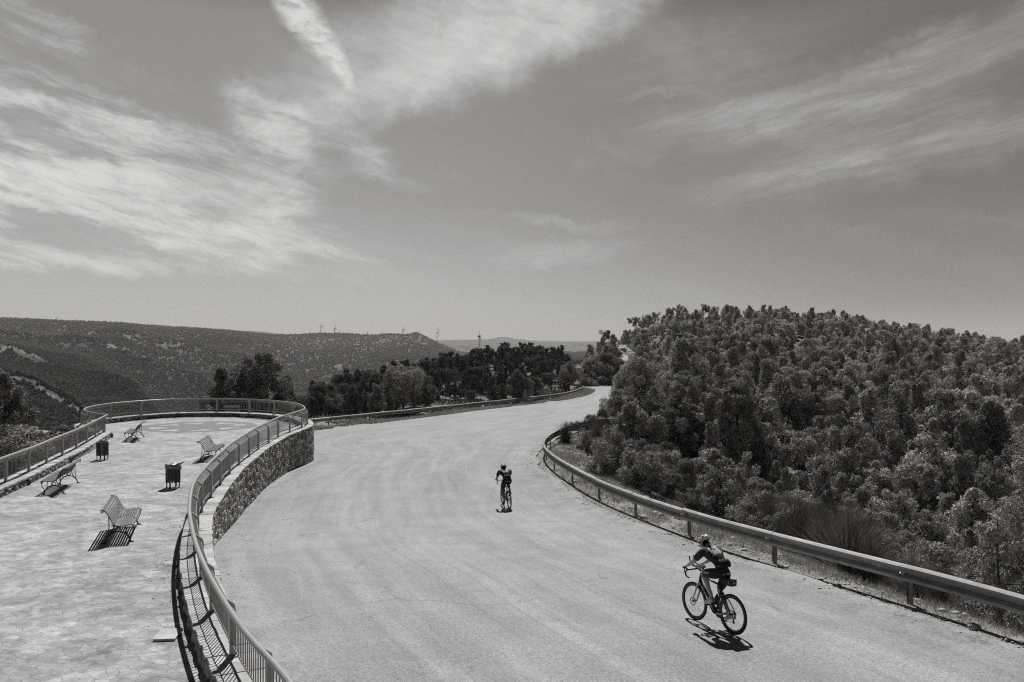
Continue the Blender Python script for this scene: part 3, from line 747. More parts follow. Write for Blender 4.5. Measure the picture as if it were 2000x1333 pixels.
# ------------------------------------------------------------------ litter bins
def make_bin(label,loc,rz,bag=False):
    t=thing('litter_bin',label,'litter bin',loc,rz)
    mb=MB(); n=19
    for i in range(n):
        a=2*math.pi*i/n
        mb.box((.235*math.cos(a),.235*math.sin(a),.475),(.02,.06,.57),a)
    mb.build('slats',m_binslat,t)
    a=np.linspace(0,2*math.pi,33)[:-1]
    for z in(.27,.70): MB().tube(np.c_[.22*np.cos(a),.22*np.sin(a),np.full(32,z)],.012,6,closed=True).build('hoop',m_iron,t)
    mb=MB(); mb.tube(np.c_[.237*np.cos(a),.237*np.sin(a),np.full(32,.765)],.014,6,closed=True); mb.build('rim',m_rail,t)
    for k in range(4):
        a_=k*math.pi/2+.5; mb=MB(); mb.box((.225*math.cos(a_),.225*math.sin(a_),.135),(.022,.05,.27),a_); mb.box((.225*math.cos(a_),.225*math.sin(a_),.006),(.06,.06,.012),a_); mb.build('leg',m_iron,t)
    if bag:
        r_=np.random.default_rng(4); mb=MB(); n1,n2=9,26
        G=np.zeros((n1,n2+1,3))
        for i in range(n1):
            for j in range(n2):
                th=2*math.pi*j/n2; u=i/(n1-1)
                rad=[.19,.23,.25,.258,.262,.264,.266,.268,.27][i]*(1+.05*r_.normal()*.5)
                z=[.66,.76,.80,.795,.77,.745,.72,.70,.685][i]+.012*r_.normal()
                lob=max(0,math.cos(th-.2))**6
                if i>3: z-=lob*.16*(u-.3); rad+=lob*.04
                G[i,j]=(rad*math.cos(th),rad*math.sin(th),z)
            G[i,-1]=G[i,0]
        mb.grid(G)
        mb.tube([(.26,.02,.79),(.33,.01,.80),(.40,.0,.835),(.46,-.01,.85)],[.04,.03,.022,.012],7)
        mb.ball((-.05,-.05,.79),(.14,.12,.05),6,10); mb.ball((.1,.06,.80),(.09,.1,.045),6,10)
        mb.build('bag',m_bag,t)
    return t
make_bin('dark slatted litter bin with an open empty rim, near the low left wall',(-17.6,37.4,0),.3)
make_bin('dark slatted litter bin with a crumpled grey bag spilling over its rim',(-11.8,30.3,0),1.0,True)
# loose pale slab at the foot of the near wall
c=onz(326,1242,0.0); mb=MB()
V=[(-.20,.24),(.17,.30),(.24,-.26),(-.12,-.30)]
mb.add([(x,y,z) for z in(.003,.045) for x,y in V],[(0,1,2,3),(7,6,5,4),(0,4,5,1),(1,5,6,2),(2,6,7,3),(3,7,4,0)],.50)
o=mb.build('stone_slab',m_cope,attrname='tone'); o.location=(c[0],c[1],0); tag(o,'loose pale rectangular stone slab on the paving beside the near railing shadow','slab')
# low masonry marker just behind the far railing
p=W(451,806,60.3); t=thing('stone_marker','low pale masonry block with a ledge behind the far railing, under the dark trees','stone block',(p[0],p[1]+.2,-1.2))
MB().box((0,0,.80),(.98,.4,1.6)).build('block',m_rock,t); MB().box((0,0,1.70),(1.06,.5,.07)).box((0,.1,1.78),(1.0,.12,.08)).build('ledge',m_rock,t)

# ------------------------------------------------------------------ lattice radio mast
d=330.; top=W(936,645,d); base=W(936,706,d); t=thing('radio_mast','thin lattice radio mast with a drum antenna rising above the middle hill trees','mast',base)
Hm=top[2]-base[2]; mb=MB()
for k in range(3):
    a=2*math.pi*k/3; mb.tube([(.42*math.cos(a),.42*math.sin(a),0),(.16*math.cos(a),.16*math.sin(a),Hm*.86)],.055,5)
n=14
for i in range(n):
    z0=Hm*.86*i/n; z1=Hm*.86*(i+1)/n; r0=.42-.26*i/n; r1=.42-.26*(i+1)/n
    for k in range(3):
        a=2*math.pi*k/3; b=2*math.pi*((k+1)%3)/3
        mb.tube([(r0*math.cos(a),r0*math.sin(a),z0),(r1*math.cos(b),r1*math.sin(b),z1)],.03,4)
        mb.tube([(r0*math.cos(a),r0*math.sin(a),z0),(r0*math.cos(b),r0*math.sin(b),z0)],.03,4)
mb.tube([(0,0,Hm*.84),(0,0,Hm)],.045,5); mb.build('lattice',m_gpost,t)
mb=MB(); mb.tube([(-.1,-.75,Hm*.80),(-.1,-.2,Hm*.80)],.38,16); mb.build('drum_antenna',m_binslat,t)
mb=MB(); mb.tube([(-.9,0,Hm*.78),(.9,0,Hm*.78)],.04,5); mb.tube([(.55,0,Hm*.66),(.55,0,Hm*.86)],.09,6); mb.build('antenna_arm',m_gpost,t)
# ------------------------------------------------------------------ wind turbines on the plateau
m_turb=simple('turbine_grey',.16,.5,0,.05,.01)
TB=[(109,632.5,617,4700,20,'wind turbine furthest left on the plateau skyline'),(147.6,633.5,621.5,5200,-8,'second small wind turbine from the left on the plateau skyline'),(178,635.5,623.5,5600,35,'third small wind turbine from the left on the plateau skyline'),
 (288.5,646,639,9000,50,'tiny wind turbine alone on the flat ridge left of the two dark terrace pines'),(626.5,652,627,4300,8,'taller of the paired wind turbines near the middle of the skyline'),(653,653.5,634,4500,-2,'shorter of the paired wind turbines near the middle of the skyline'),
 (662,654,643,8000,12,'faint wind turbine close behind the right one of the pair'),(717,656,644.5,7600,0,'small faint wind turbine right of the paired ones'),(786.5,658,635,4300,3,'wind turbine left of the pointed knoll on the skyline'),(853.5,665,639.5,4600,14,'wind turbine right of the pointed knoll, nearest the lattice mast')]
for px,yb,yt,d,ph,lab in TB:
    b=W(px,yb+5,d); tp=W(px,yt,d); hub=b[2]+(tp[2]-b[2])*.66; t=thing('wind_turbine',lab,'wind turbine',b,R(68),'wind turbines along the plateau')
    h=hub-b[2]; Lb=tp[2]-hub; w=d/4500
    MB().tube([(0,0,0),(0,0,h)],[2.0*w,1.2*w],10).build('tower',m_turb,t)
    MB().box((0,-1.,h+1.2),(3.2*w,9,3.2*w)).build('nacelle',m_turb,t)
    mb=MB(); mb.ball((0,-6.5,h+1.2),(1.9*w,2.6,1.9*w),6,8); mb.build('hub',m_turb,t)
    for k in range(3):
        a=R(ph)+k*2*math.pi/3; s,c_=math.sin(a),math.cos(a)
        pts=[(s*Lb*q,-6.5,h+1.2+c_*Lb*q) for q in(0,.2,.6,1.)]
        MB().tube(pts,[.9*w,1.4*w,.9*w,.3*w],6,flat=.9).build('blade',m_turb,t)
# ------------------------------------------------------------------ rock faces
def rock(label,pts,seed,cat='rock',group=None,mat=None):
    # pts: list of (px,ytop,ybottom,d): a weathered face with depth
    r_=np.random.default_rng(seed); A=[];n=14
    pts=np.array(pts,float); k=np.linspace(0,len(pts)-1,max(24,len(pts)*9))
    col=np.stack([np.interp(k,range(len(pts)),pts[:,j]) for j in range(4)],1)
    G=np.zeros((len(col),n+5,3))
    for i,(px,yt,yb,d) in enumerate(col):
        tp=W(px,yt,d); bt=W(px,yb,d-2.0); tp=W(px,yt,d+1.1*(yb-yt)/F*d); L_=tp[2]-bt[2]
        for j in range(n):
            u=j/(n-1); p=bt*(1-u)+tp*u
            f=fbm(np.array([p[0]*.55]),np.array([p[2]*.8+i*0]),5,seed)[0]; G[i,j]=p+np.array([f*.8,-f*2.6,fbm(np.array([p[0]*.8]),np.array([u*3]),4,seed+3)[0]*1.2*u])
        for j in range(5):
            G[i,n+j]=G[i,n-1]+np.array([0,(j+1)*1.5,.2-(j+1)*(j+1)*.16])
    mb=MB(); mb.grid(G); p0=G[len(col)//2,0]
    t=thing('rock_face',label,cat,p0,0,group); mb.build('rock_surface',mat or m_rock,t,world=True); return t
rock('pale broken rock cutting above the far bend of the road',[(1139,735,757,158),(1150,724,757,158),(1165,719,758,159),(1180,717,759,160),(1195,722,760,161),(1210,728,762,162)],5)
rock('bright bare limestone outcrop high on the left flank of the wooded hill',[(1203,688,704,176),(1212,674,712,175),(1222,673,716,174),(1234,682,712,174),(1242,694,706,175)],8,mat=m_outcrop)
rock('small pale rock ledge beside the dark pine at the far bend',[(1086,716,742,205),(1093,706,745,203),(1100,704,747,201),(1107,714,748,200)],11)
# ------------------------------------------------------------------ vegetation
def leaf_tris(C,Dir,ln,wd,r_,nrm=None):
    # narrow triangles at C pointing along Dir
    n=len(C); Dir=Dir/(np.linalg.norm(Dir,axis=1,keepdims=True)+1e-9)
    S=np.cross(Dir,r_.normal(size=(n,3)) if nrm is None else nrm+r_.normal(size=(n,3))*.32); S/=(np.linalg.norm(S,axis=1,keepdims=True)+1e-9)
    ln=np.broadcast_to(ln,(n,))[:,None]; wd=np.broadcast_to(wd,(n,))[:,None]
    V=np.stack([C-S*wd*.5,C+S*wd*.5,C+Dir*ln],1).reshape(-1,3)
    return V,np.arange(3*n).reshape(-1,3)
def crown(seed,H,Rr,kind='round',nclump=46,leaves=85,ln=.2,wd=.07,z0=.25,clump=.42):
    """foliage clumps at limb ends; returns V,T,tone and the clump centres"""
    r_=np.random.default_rng(seed); C=[]
    while len(C)<nclump:
        p=r_.uniform(-1,1,3); q=np.linalg.norm(p)
        if q>1 or q<.35: continue
        zz=p[2]*.5+.5
        if kind=='cone': w=(1-zz)*.95+.12
        elif kind=='umbrella': w=.45+.9*min(zz,.8) ; 
        else: w=(max(0.05,1-(abs(zz-.42)/.62)**2.2))**.5*1.05
        if kind=='umbrella' and zz<.35 and r_.random()<.7: continue
        c=np.array([p[0]*Rr*w,p[1]*Rr*w,H*(z0+(1-z0-.06)*zz)])
        C.append(c)
    for _ in range(0 if kind=='umbrella' or H>5.8 else 4):
        a_=r_.uniform(0,6.3); q_=r_.uniform(0,.35)*Rr; C.append(np.array([q_*math.cos(a_),q_*math.sin(a_),H*r_.uniform(.88,1.0)]))
    C=np.array(C); lob=r_.normal(size=(3,)); ang=np.arctan2(C[:,1],C[:,0])
    C[:,:2]*= (1+.22*np.sin(2*ang+lob[0]*3)+.16*np.sin(3*ang+lob[1]*3))[:,None]
    Vs=[];Ts=[];To=[];n=0
    for c in C:
        cr=clump*r_.uniform(.5,1.35)*(.7 if c[2]>.9*H else 1); k=int(leaves*r_.uniform(.7,1.3))
        u=r_.normal(size=(k,3)); u/=np.linalg.norm(u,axis=1,keepdims=True); rad=cr*r_.uniform(.35,1,(k,1))**.6
        P=c+u*rad*np.array([.92,.92,1.05]); tg=np.cross(u,r_.normal(size=(k,3))); tg/=np.linalg.norm(tg,axis=1,keepdims=True); D=tg+u*r_.uniform(-.1,.7,(k,1))+np.array([0,0,.45]); P=P-tg*ln*.4
        V,T=leaf_tris(P,D,ln*r_.uniform(.6,1.3,k),wd*r_.uniform(.8,1.5,k),r_,u*np.array([1,1,1.1])+np.array([0,0,.15]))
        Vs.append(V);Ts.append(T+n);n+=len(V)
        To.append(np.repeat(np.clip(r_.uniform(.15,.85)+r_.normal(size=k)*.2,0,1),3))
    return np.concatenate(Vs),np.concatenate(Ts),np.concatenate(To),C
def trunk_mesh(seed,H,C,r0=.11,z0=.25,name='trunk',nl=14,lean=.25):
    r_=np.random.default_rng(seed+100); mb=MB(); b=r_.normal(size=2)*lean
    P=[(b[0]*math.sin(q*2.2)*q,b[1]*math.sin(q*1.7)*q,H*.9*q-.5*(1-q)) for q in np.linspace(0,1,8)]
    mb.tube(P,[r0*(1-.8*q) for q in np.linspace(0,1,8)],7)
    P=np.array(P)
    for c in C[:nl]:
        zz=max(H*z0*.7,c[2]-.25*H*r_.uniform(.4,1)); i=np.interp(zz,P[:,2],np.arange(8)); s=np.array([np.interp(i,np.arange(8),P[:,j]) for j in range(3)])
        mid=(s+c)/2+np.array([0,0,-.06*H*r_.uniform(-.3,1)]); mb.tube([s,mid,c],[r0*.38,r0*.24,r0*.08],5,cap=False)
    return mb.mesh(name,m_bark,smooth=True)
class TreeKind: pass
def make_kind(seed,H,Rr,mat=m_pine,tr=.11,lite=False,**kw):
    k=TreeKind(); V,T,A,C=crown(seed,H,Rr,**kw); k.H=H;k.R=Rr
    k.crown=tri_mesh('crown',V,T,mat,A); k.trunk=trunk_mesh(seed,H,C,tr,kw.get('z0',.25)); k.V,k.T,k.A=V,T,A; return k
KD=[('round',40,.10,.44,1.25),('round',30,.2,.5,1.35),('cone',40,.06,.42,1.3),('round',46,.05,.42,1.45),('umbrella',26,.34,.48,1.5),('cone',34,.12,.46,1.2),('umbrella',32,.26,.44,1.35)]
PK=[make_kind(20+i,4.2,r_k,**dict(kind=kd,nclump=nc_,leaves=250,ln=.19,wd=.08,z0=z_,clump=cl)) for i,(kd,nc_,z_,cl,r_k) in enumerate(KD)]
PD=[make_kind(50+i,4.2,r_k,m_pinedark,**dict(kind=kd,nclump=nc_,leaves=230,ln=.20,wd=.08,z0=z_,clump=cl)) for i,(kd,nc_,z_,cl,r_k) in enumerate(KD[:5])]
PB=[make_kind(30+i,4.2,1.5,m_bush,**dict(kind='round',nclump=34,leaves=170,ln=.19,wd=.075,z0=.05,clump=.46)) for i in range(2)]
CREST=[make_kind(40+i,5.6,1.9,tr=.10,**dict(kind='umbrella',nclump=nc_,leaves=150,ln=.22,wd=.085,z0=.5,clump=.46)) for i,nc_ in enumerate((24,18,28))]
def place(kind,name,label,cat,loc,rz,s,group,proto={}):
    key=(id(kind),name)
    if key not in proto:
        t=thing(name,label,cat,loc,rz,group); obj('trunk',kind.trunk,t); obj('crown',kind.crown,t); proto[key]=t
    else: t=dup(proto[key],loc,rz,label,group)
    t.scale=s; return t
rs=np.random.default_rng(99)
def proj(x,y,z): return 1000+x/y*F,666+(CZ-z)/y*F

# --- pines of the right-hand hill and of the middle rise
CAND=[]
def scatter(n,fd,pxr,ok,spacing,hs):
    d=fd(rs.random(n)); px=rs.uniform(*pxr,n); x=(px-1000)/F*d; z=land_z(x,d); y=666+(CZ-z)/d*F
    cell={}
    for i in range(n):
        if not ok(px[i],d[i],y[i]) or road_dist(x[i:i+1],d[i:i+1])[0]<2.2: continue
        sp=spacing(d[i]); key=(int(x[i]//4),int(d[i]//4)); bad=False
        for a in(-1,0,1):
            for b in(-1,0,1):
                for (qx,qd) in cell.get((key[0]+a,key[1]+b),()):
                    if (qx-x[i])**2+(qd-d[i])**2<sp*sp: bad=True;break
                if bad: break
            if bad: break
        if bad: continue
        cell.setdefault(key,[]).append((x[i],d[i])); CAND.append((x[i],d[i],z[i],px[i],y[i],hs(d[i],px[i])))
BARE=[(1224,176,19,34),(1762,60,26,9),(1745,66,20,8),(1378,236,16,14),(1462,237,13,14),(1397,238,10,14)]
def right_ok(px,d,y):
    for bx,bd,bw,bl in BARE:
        if abs(px-bx)<bw and bd-bl<d<bd+1.5: return False
    if px<1180+max(0,(75-d))*3.2 and d<110: return False
    lo=np.interp(d,[38,45,55,70,90,120,150],[1640,1560,1400,1300,1235,1215,1190]); 
    if d<150 and px<lo: return False
    if d>=150 and px<1150: return False
    if 150<=d<182 and px<1250 and True: return (px>1225 and d<165)
    cr=np.interp(px,[1120,1180,1250,1330,1450,1600,1750,1900,2000],[206,212,228,238,240,238,236,232,228])
    return d<cr
scatter(10500,lambda u:38+202*u**.8,(1110,2260),right_ok,lambda d:np.interp(d,[38,60,120,240],[2.2,2.8,3.1,3.1]),lambda d,px:float(np.interp(d,[38,55,80,150,240],[2.5,3.8,5.4,5.2,3.6])*(rs.choice([.62,.8,1.0,1.12,1.32])*rs.uniform(.9,1.1))))
n_right=len(CAND)
def mid_ok(px,d,y):
    base=np.interp(px,[560,700,800,900,1000,1100],[112,134,158,172,186,194])
    if d<base: return rs.random()<.10 and d>base-34 and px>600
    c_=np.interp(px,[560,600,700,800,860,940,1100],[150,165,190,210,228,238,238])
    den=.6 if d>base+16 else .35
    return d<c_ and rs.random()<den
scatter(4200,lambda u:85+155*u,(556,1105),mid_ok,lambda d:3.1,lambda d,px:float(rs.uniform(2.8,5.6)))
size=[h/d for (x,d,z,px,y,h) in CAND]; order=np.argsort(size)[::-1]
far_V=[];far_T=[];far_A=[];nfar=0;rise_V=[];rise_A=[]
zones={'crest':('pine standing on the crest of the right hill against the sky','pines along the crest of the right hill'),
 'upper':('round bushy pine on the upper slope of the right wooded hill','pines on the upper slope of the right hill'),
 'mid':('round bushy pine on the middle slope of the right wooded hill','pines on the middle slope of the right hill'),
 'low':('bushy young pine in the hollow behind the right crash barrier','young pines in the hollow on the right'),
 'rise':('bushy dark pine on the middle rise beyond the left crash barrier','pines on the middle rise')}
cnt=0
for rank,i in enumerate(order):
    x,d,z,px,y,h=CAND[i]
    k=PK[rs.integers(len(PK))] if i<n_right else PD[rs.integers(len(PD))]; k=PB[rs.integers(len(PB))] if rs.random()<.16 and d<140 and i<n_right else k; s=h/k.H; rz=rs.uniform(0,6.28); w=s*rs.uniform(.78,1.15)
    vis = -40<px<2040
    if cnt<270 and vis:
        zn='rise' if i>=n_right else ('low' if d<75 else 'mid' if d<135 else 'upper')
        place(k,'pine_tree',zones[zn][0],'pine tree',(x,d,z-.12),rz,(w,w,s),zones[zn][1]); cnt+=1
    else:
        m=rs.random(len(k.T))<.34; T=k.T[m]; V=k.V[T.ravel()].copy()*np.array([w,w,s]); 
        # fewer but larger leaves keep the crowns full
        V3=V.reshape(-1,3,3); ctr=V3.mean(1,keepdims=True); V3=(V3-ctr)*1.7+ctr; V=V3.reshape(-1,3)
        c,sn=math.cos(rz),math.sin(rz); V=V@np.array([[c,sn,0],[-sn,c,0],[0,0,1]])+np.array([x,d,z-.12])
        a_=np.clip(k.A[T.ravel()]+rs.uniform(-.25,.25),0,1)
        if i>=n_right: rise_V.append(V); rise_A.append(a_)
        else: far_V.append(V); far_T.append(np.arange(len(V)).reshape(-1,3)+nfar); nfar+=len(V); far_A.append(a_)
o=obj('pine_wood',tri_mesh('pine_wood',np.concatenate(far_V),np.concatenate(far_T),m_pine,np.concatenate(far_A)),kind='stuff')
V=np.concatenate(rise_V); obj('pine_wood',tri_mesh('pine_wood',V,np.arange(len(V)).reshape(-1,3),m_pinedark,np.concatenate(rise_A)),kind='stuff')
# --- named crest pines with bare stems
for j,(px,yt,d,h,k) in enumerate([(1328,593,236,5.6,0),(1375,590,237,7.0,1),(1392,596,239,6.4,2),(1283,606,230,5.8,1),(1420,602,238,5.4,0),(1500,604,238,5.4,1),(1575,607,238,5.8,0),(1650,616,236,5.4,2),(1668,618,236,5.0,1),(1800,640,230,5.2,0),(1835,646,228,4.6,2),(1905,655,226,5.0,1),(1463,600,238,6.8,0),(1541,606,238,5.6,2),(1607,610,236,5.6,0),(1240,617,228,5.4,2),(1705,623,235,5.2,1),(1742,640,232,5.0,0),(1958,660,150,5.0,2),(1862,652,226,4.6,1),(1180,640,212,5.0,1)]):
    x=(px-1000)/F*d; z=CZ-(yt-666)/F*d-h; zg=float(land_z(x,d)[0]); z=min(z,zg+.0); s=(CZ-(yt-666)/F*d-z)/5.6
    place(CREST[k],'pine_tree',zones['crest'][0],'pine tree',(x,d,z),j*1.3,(s*.85,s*.85,s),zones['crest'][1])
# --- single trees
def single(px,yt,yb,d,seed,label,mat=m_pine,wpx=None,**kw):
    x=(px-1000)/F*d; zt=CZ-(yt-666)/F*d; zb=min(CZ-(yb-666)/F*d,float(land_z(x,d)[0])+.05); h=zt-zb; Rr=wpx/2/F*d
    k=make_kind(seed,h,Rr,mat,**kw); t=thing(kw.pop('nm','pine_tree'),label,'tree',(x,d,zb)); obj('trunk',k.trunk,t); obj('crown',k.crown,t); return t
dk=dict(leaves=210,ln=.25,wd=.09,clump=.55)
single(512,674,800,72,301,'tallest dark pine directly behind the far railing of the terrace',m_pinedark,104,tr=.16,nclump=80,z0=.1,**dk)
single(431,692,800,72,302,'smaller dark pine to the left of the tall one behind the far railing',m_pinedark,74,tr=.13,nclump=64,z0=.1,kind='cone',**dk)
single(470,742,800,70,303,'low pale-tipped bush between the two dark pines behind the far railing',m_bush,70,tr=.07,nclump=40,z0=.05,**dict(dk,clump=.42))
single(398,768,806,68,304,'small bush at the left foot of the dark pines behind the far railing',m_bush,46,tr=.05,nclump=26,z0=.05,**dict(dk,clump=.36))
single(562,752,812,74,305,'dark bush to the right of the tall pine behind the far railing',m_pinedark,60,tr=.06,nclump=34,z0=.05,**dict(dk,clump=.45))
single(4,708,876,56,306,'big dark tree cut by the left picture edge, beyond the low wall',m_pinedark,112,tr=.14,nclump=90,z0=.08,**dict(dk,clump=.5))
single(787,713,812,97,307,'lone umbrella-shaped pine with a bare stem just behind the left crash barrier',m_pine,80,tr=.16,nclump=70,z0=.38,kind='umbrella',**dict(dk,clump=.6))
single(1009,728,792,112,308,'round dark pine standing over the left crash barrier near the bend',m_pinedark,44,tr=.12,nclump=56,z0=.25,**dict(dk,clump=.5))
single(1046,738,782,128,309,'small bushy pine right of the round dark one behind the left crash barrier',m_pine,34,tr=.09,nclump=40,z0=.15,**dict(dk,clump=.45))
single(1112,708,768,148,310,'dark pine with a short visible stem on the inside of the far bend',m_pinedark,44,tr=.16,nclump=60,z0=.3,**dict(dk,clump=.6))
single(1262,688,842,84,311,'largest leafy tree at the left end of the wooded hill above the inner barrier',m_pine,128,tr=.16,nclump=150,z0=.05,**dict(dk,clump=.62))
single(1205,765,842,74,312,'leafy bush leaning over the road at the left foot of the wooded hill',m_bush,74,tr=.08,nclump=60,z0=.05,**dict(dk,clump=.42))
single(1325,775,905,66,313,'pale-leaved tree in front of the large leafy one above the inner barrier',m_bush,110,tr=.12,nclump=100,z0=.05,**dict(dk,clump=.5))
single(1235,795,890,62,314,'dense shrub behind the inner barrier below the large leafy tree',m_pine,110,tr=.1,nclump=90,z0=.02,**dict(dk,clump=.42))
single(1150,818,868,62,315,'low pale bush hiding the far end of the right barrier',m_bush,70,tr=.05,nclump=40,z0=.02,**dict(dk,clump=.34))
single(1238,702,800,100,321,'tall leafy tree rising at the top left of the inner barrier trees',m_pine,96,tr=.15,nclump=110,z0=.06,**dict(dk,clump=.6))
single(1178,806,852,68,323,'small pale bush at the road edge below the leaning leafy bush',m_bush,56,tr=.05,nclump=30,z0=.02,**dict(dk,clump=.34))
single(1330,700,842,92,322,'tall round tree right of the largest leafy tree',m_pine,112,tr=.15,nclump=110,z0=.06,**dict(dk,clump=.62))
single(1440,728,900,62,316,'dark pine rising behind the bare twiggy shrubs on the right',m_pinedark,110,tr=.13,nclump=90,z0=.05,**dict(dk,clump=.5))
single(1390,880,985,44,317,'rounded dark shrub left of the broom thicket behind the right barrier',m_pine,120,tr=.08,nclump=80,z0=.02,**dict(dk,clump=.34,ln=.2))
single(2010,830,1130,21,318,'pale soft-needled tree cut by the right picture edge',m_pale,150,tr=.07,nclump=110,z0=.02,**dict(leaves=110,ln=.13,wd=.03,clump=.25))
single(1960,985,1160,20,319,'low pale-leaved bush at the right picture edge below the soft-needled tree',m_pale,160,tr=.05,nclump=70,z0=.02,**dict(leaves=110,ln=.12,wd=.03,clump=.2))
# --- shrubs of the hollow right behind the barrier
SK=[make_kind(60+i,1.7,1.05,m_bush,tr=.035,nclump=34,leaves=190,ln=.12,wd=.042,z0=.02,clump=.31,kind='round') for i in range(4)]
r2=np.random.default_rng(5)
spots=[]
for _ in range(1500):
    d=22+34*r2.random()**1.1; px=r2.uniform(1130,2060); x=(px-1000)/F*d
    rd=road_dist(np.array([x]),np.array([d]))[0]
    if rd<1.7 or (d<31 and 1480<px<1740): continue
    lo=np.interp(d,[22,26,31,38,45,60],[1930,1750,1560,1240,1150,1130])
    if px<lo: continue
    if any((x-a)**2+(d-b)**2<1.35**2 for a,b in spots): continue
    spots.append((x,d))
    if len(spots)>=95: break
for x,d in spots:
    k=SK[r2.integers(4)]; s=r2.uniform(.6,1.2)*np.interp(d,[20,40,60],[.72,.95,1.1])*(.6 if road_dist(np.array([x]),np.array([d]))[0]<3.2 else 1)
    place(k,'shrub','leafy shrub in the thicket between the right barrier and the pines','shrub',(x,d,float(land_z(x,d)[0])-.05),r2.uniform(0,6),(s*1.1,s*1.1,s),'leafy shrubs behind the right barrier')
for px,yb,d,s_ in [(1141,752,156,1.2),(1152,741,158,1.0),(1160,756,155,.8),(1168,730,160,1.3),(1178,748,157,.8),(1186,733,160,1.2),(1196,752,158,1.1),(1149,727,160,1.2),(1160,718,162,1.4),(1176,716,163,1.5),(1192,718,163,1.6),(1130,742,160,1.3),(1204,724,168,1.5),(1216,728,166,1.4),(1236,728,166,1.5),(1250,716,170,1.8),(1200,703,174,1.5)]:
    p=W(px,yb,d); place(SK[px%4],'shrub','shrub clinging to the pale rock cutting at the far bend','shrub',(p[0],p[1]-.6,p[2]-.25),px*.7,(s_*1.2,s_*1.2,s_),'shrubs on the far rock cutting')
# left bushes below the low wall
for px,yt,d in [(20,838,50),(55,846,49),(92,852,47),(130,842,48),(75,872,43),(30,880,42),(150,838,52),(115,862,45),(10,900,38),(60,885,40),(175,838,53)]:
    x=(px-1000)/F*d; zg=float(land_z(x,d)[0]); s=max(.45,(CZ-(yt-666)/F*d-zg)/1.7)
    place(SK[px%4],'shrub','low bush on the slope outside the left railing','shrub',(x,d,zg-.05),px*.7,(s*1.3,s*1.3,s),'bushes outside the left railing')
# --- broom: fans of long thin stems
def broom_mesh(seed,H,Rr,n,wd,spread=1.0,mat=m_broom,name='broom_stems'):
    r_=np.random.default_rng(seed); Vs=[];Ts=[];A=[];c=0
    a=r_.uniform(0,2*math.pi,n); out=np.abs(r_.normal(size=n))*.42*spread; ln=H*r_.uniform(.45,1.08,n)
    for i in range(n):
        q=np.linspace(0,1,5); dx=np.sin(min(out[i],1.25)); dz=np.cos(min(out[i],1.25)); b=r_.uniform(0,.16)*Rr; a2=r_.uniform(0,6.3)
        rad=ln[i]*dx*q*(1+.25*q)*Rr/H*1.5; 
        P=np.stack([b*math.cos(a2)+math.cos(a[i])*rad,b*math.sin(a2)+math.sin(a[i])*rad,ln[i]*dz*q*(1-.12*q*out[i])],1)
        P+= r_.normal(size=P.shape)*.012*H*q[:,None]
        S=np.array([-math.sin(a[i]+.8*r_.normal()),math.cos(a[i]+.8*r_.normal()),.1*r_.normal()])*wd
        w=np.array([1,1,.8,.6,.15])[:,None]
        V=np.concatenate([P-S*w,P+S*w]); Vs.append(V); T=[]
        for j in range(4): T+=[(c+j,c+j+1,c+5+j),(c+j+1,c+6+j,c+5+j)]
        Ts+=T; c+=10; A.append(np.full(10,np.clip(r_.uniform(.1,.9),0,1)))
    return tri_mesh(name,np.concatenate(Vs),np.array(Ts),mat,np.concatenate(A))
BR=[broom_mesh(70+i,1.9,1.1,1500,.0062,1.3) for i in range(3)]
for j,(px,yb,d,s,k) in enumerate([(1655,1062,27,1.25,0),(1610,1040,29,1.0,1),(1560,1010,31.5,1.15,2),(1700,1075,26,.9,1),(1500,985,34,1.1,0),(1450,965,37,1.05,2),(1780,1090,24.5,.85,0),(1830,1110,23.5,.75,2),(1250,930,44,.85,1),(1190,900,48,.75,0),(1300,945,42,.8,2),(1145,880,51,.6,1),(1105,858,53,.75,0),(1610,930,36,1.2,0),(1700,970,33,1.1,2),(1540,940,38,1.2,1),(1215,880,51,1.0,2),(1165,858,54,.8,1),(1350,965,39,.8,0)]):
    x=(px-1000)/F*d; z=float(land_z(x,d)[0])
    lab='largest dark broom bush, its stems fanning out just above the right barrier' if j==0 else 'wispy broom bush of thin upright stems behind the right barrier'
    o=obj('broom_bush',BR[k],None,lab,'shrub',None if j==0 else 'broom bushes behind the right barrier'); o.location=(x,d,z-.05); o.rotation_euler=(0,0,j*1.1); o.scale=(s,s,s)
# --- dead pale branches
def dead(label,px,yb,d,H,lean,seed,group=None):
    r_=np.random.default_rng(seed); mb=MB(); x=(px-1000)/F*d; z=float(land_z(x,d)[0])
    def br(p,v,l,r,dep):
        n=5; P=[p]; 
        for i in range(n): v=v+r_.normal(size=3)*.10; v/=np.linalg.norm(v); P.append(P[-1]+v*l/n)
        mb.tube(P,np.linspace(r,r*.35,n+1),5)
        if dep<3:
            for k in range(r_.integers(2,4)):
                i=r_.integers(2,n+1); w=v+r_.normal(size=3)*.5; w/=np.linalg.norm(w); br(P[i],w,l*r_.uniform(.4,.65),r*.5,dep+1)
    br(np.zeros(3),np.array([lean,0.05,1.0]),H,.03,0)
    br(np.array([.05,.02,0]),np.array([lean*.4+.1,-.05,1.0]),H*.8,.024,0)
    o=mb.build('dead_branches',m_dead); o.location=(x,d,z-.05); tag(o,label,'dead shrub',group)
dead('pale dead stems leaning right above the large broom bush',1622,1020,28.5,2.3,.55,1)
dead('pale dead stems leaning left behind the broom thicket',1500,985,33.5,2.2,-.55,2)
dead('thin upright pale dead stems between the broom bushes and the hill',1560,960,37,2.2,.1,3)
dead('small crooked pale dead branch lying behind the barrier near its curve',1236,945,40,.9,.9,4)
dead('pale dead twigs low at the right of the large broom bush',1690,1050,26.5,1.1,.95,6)

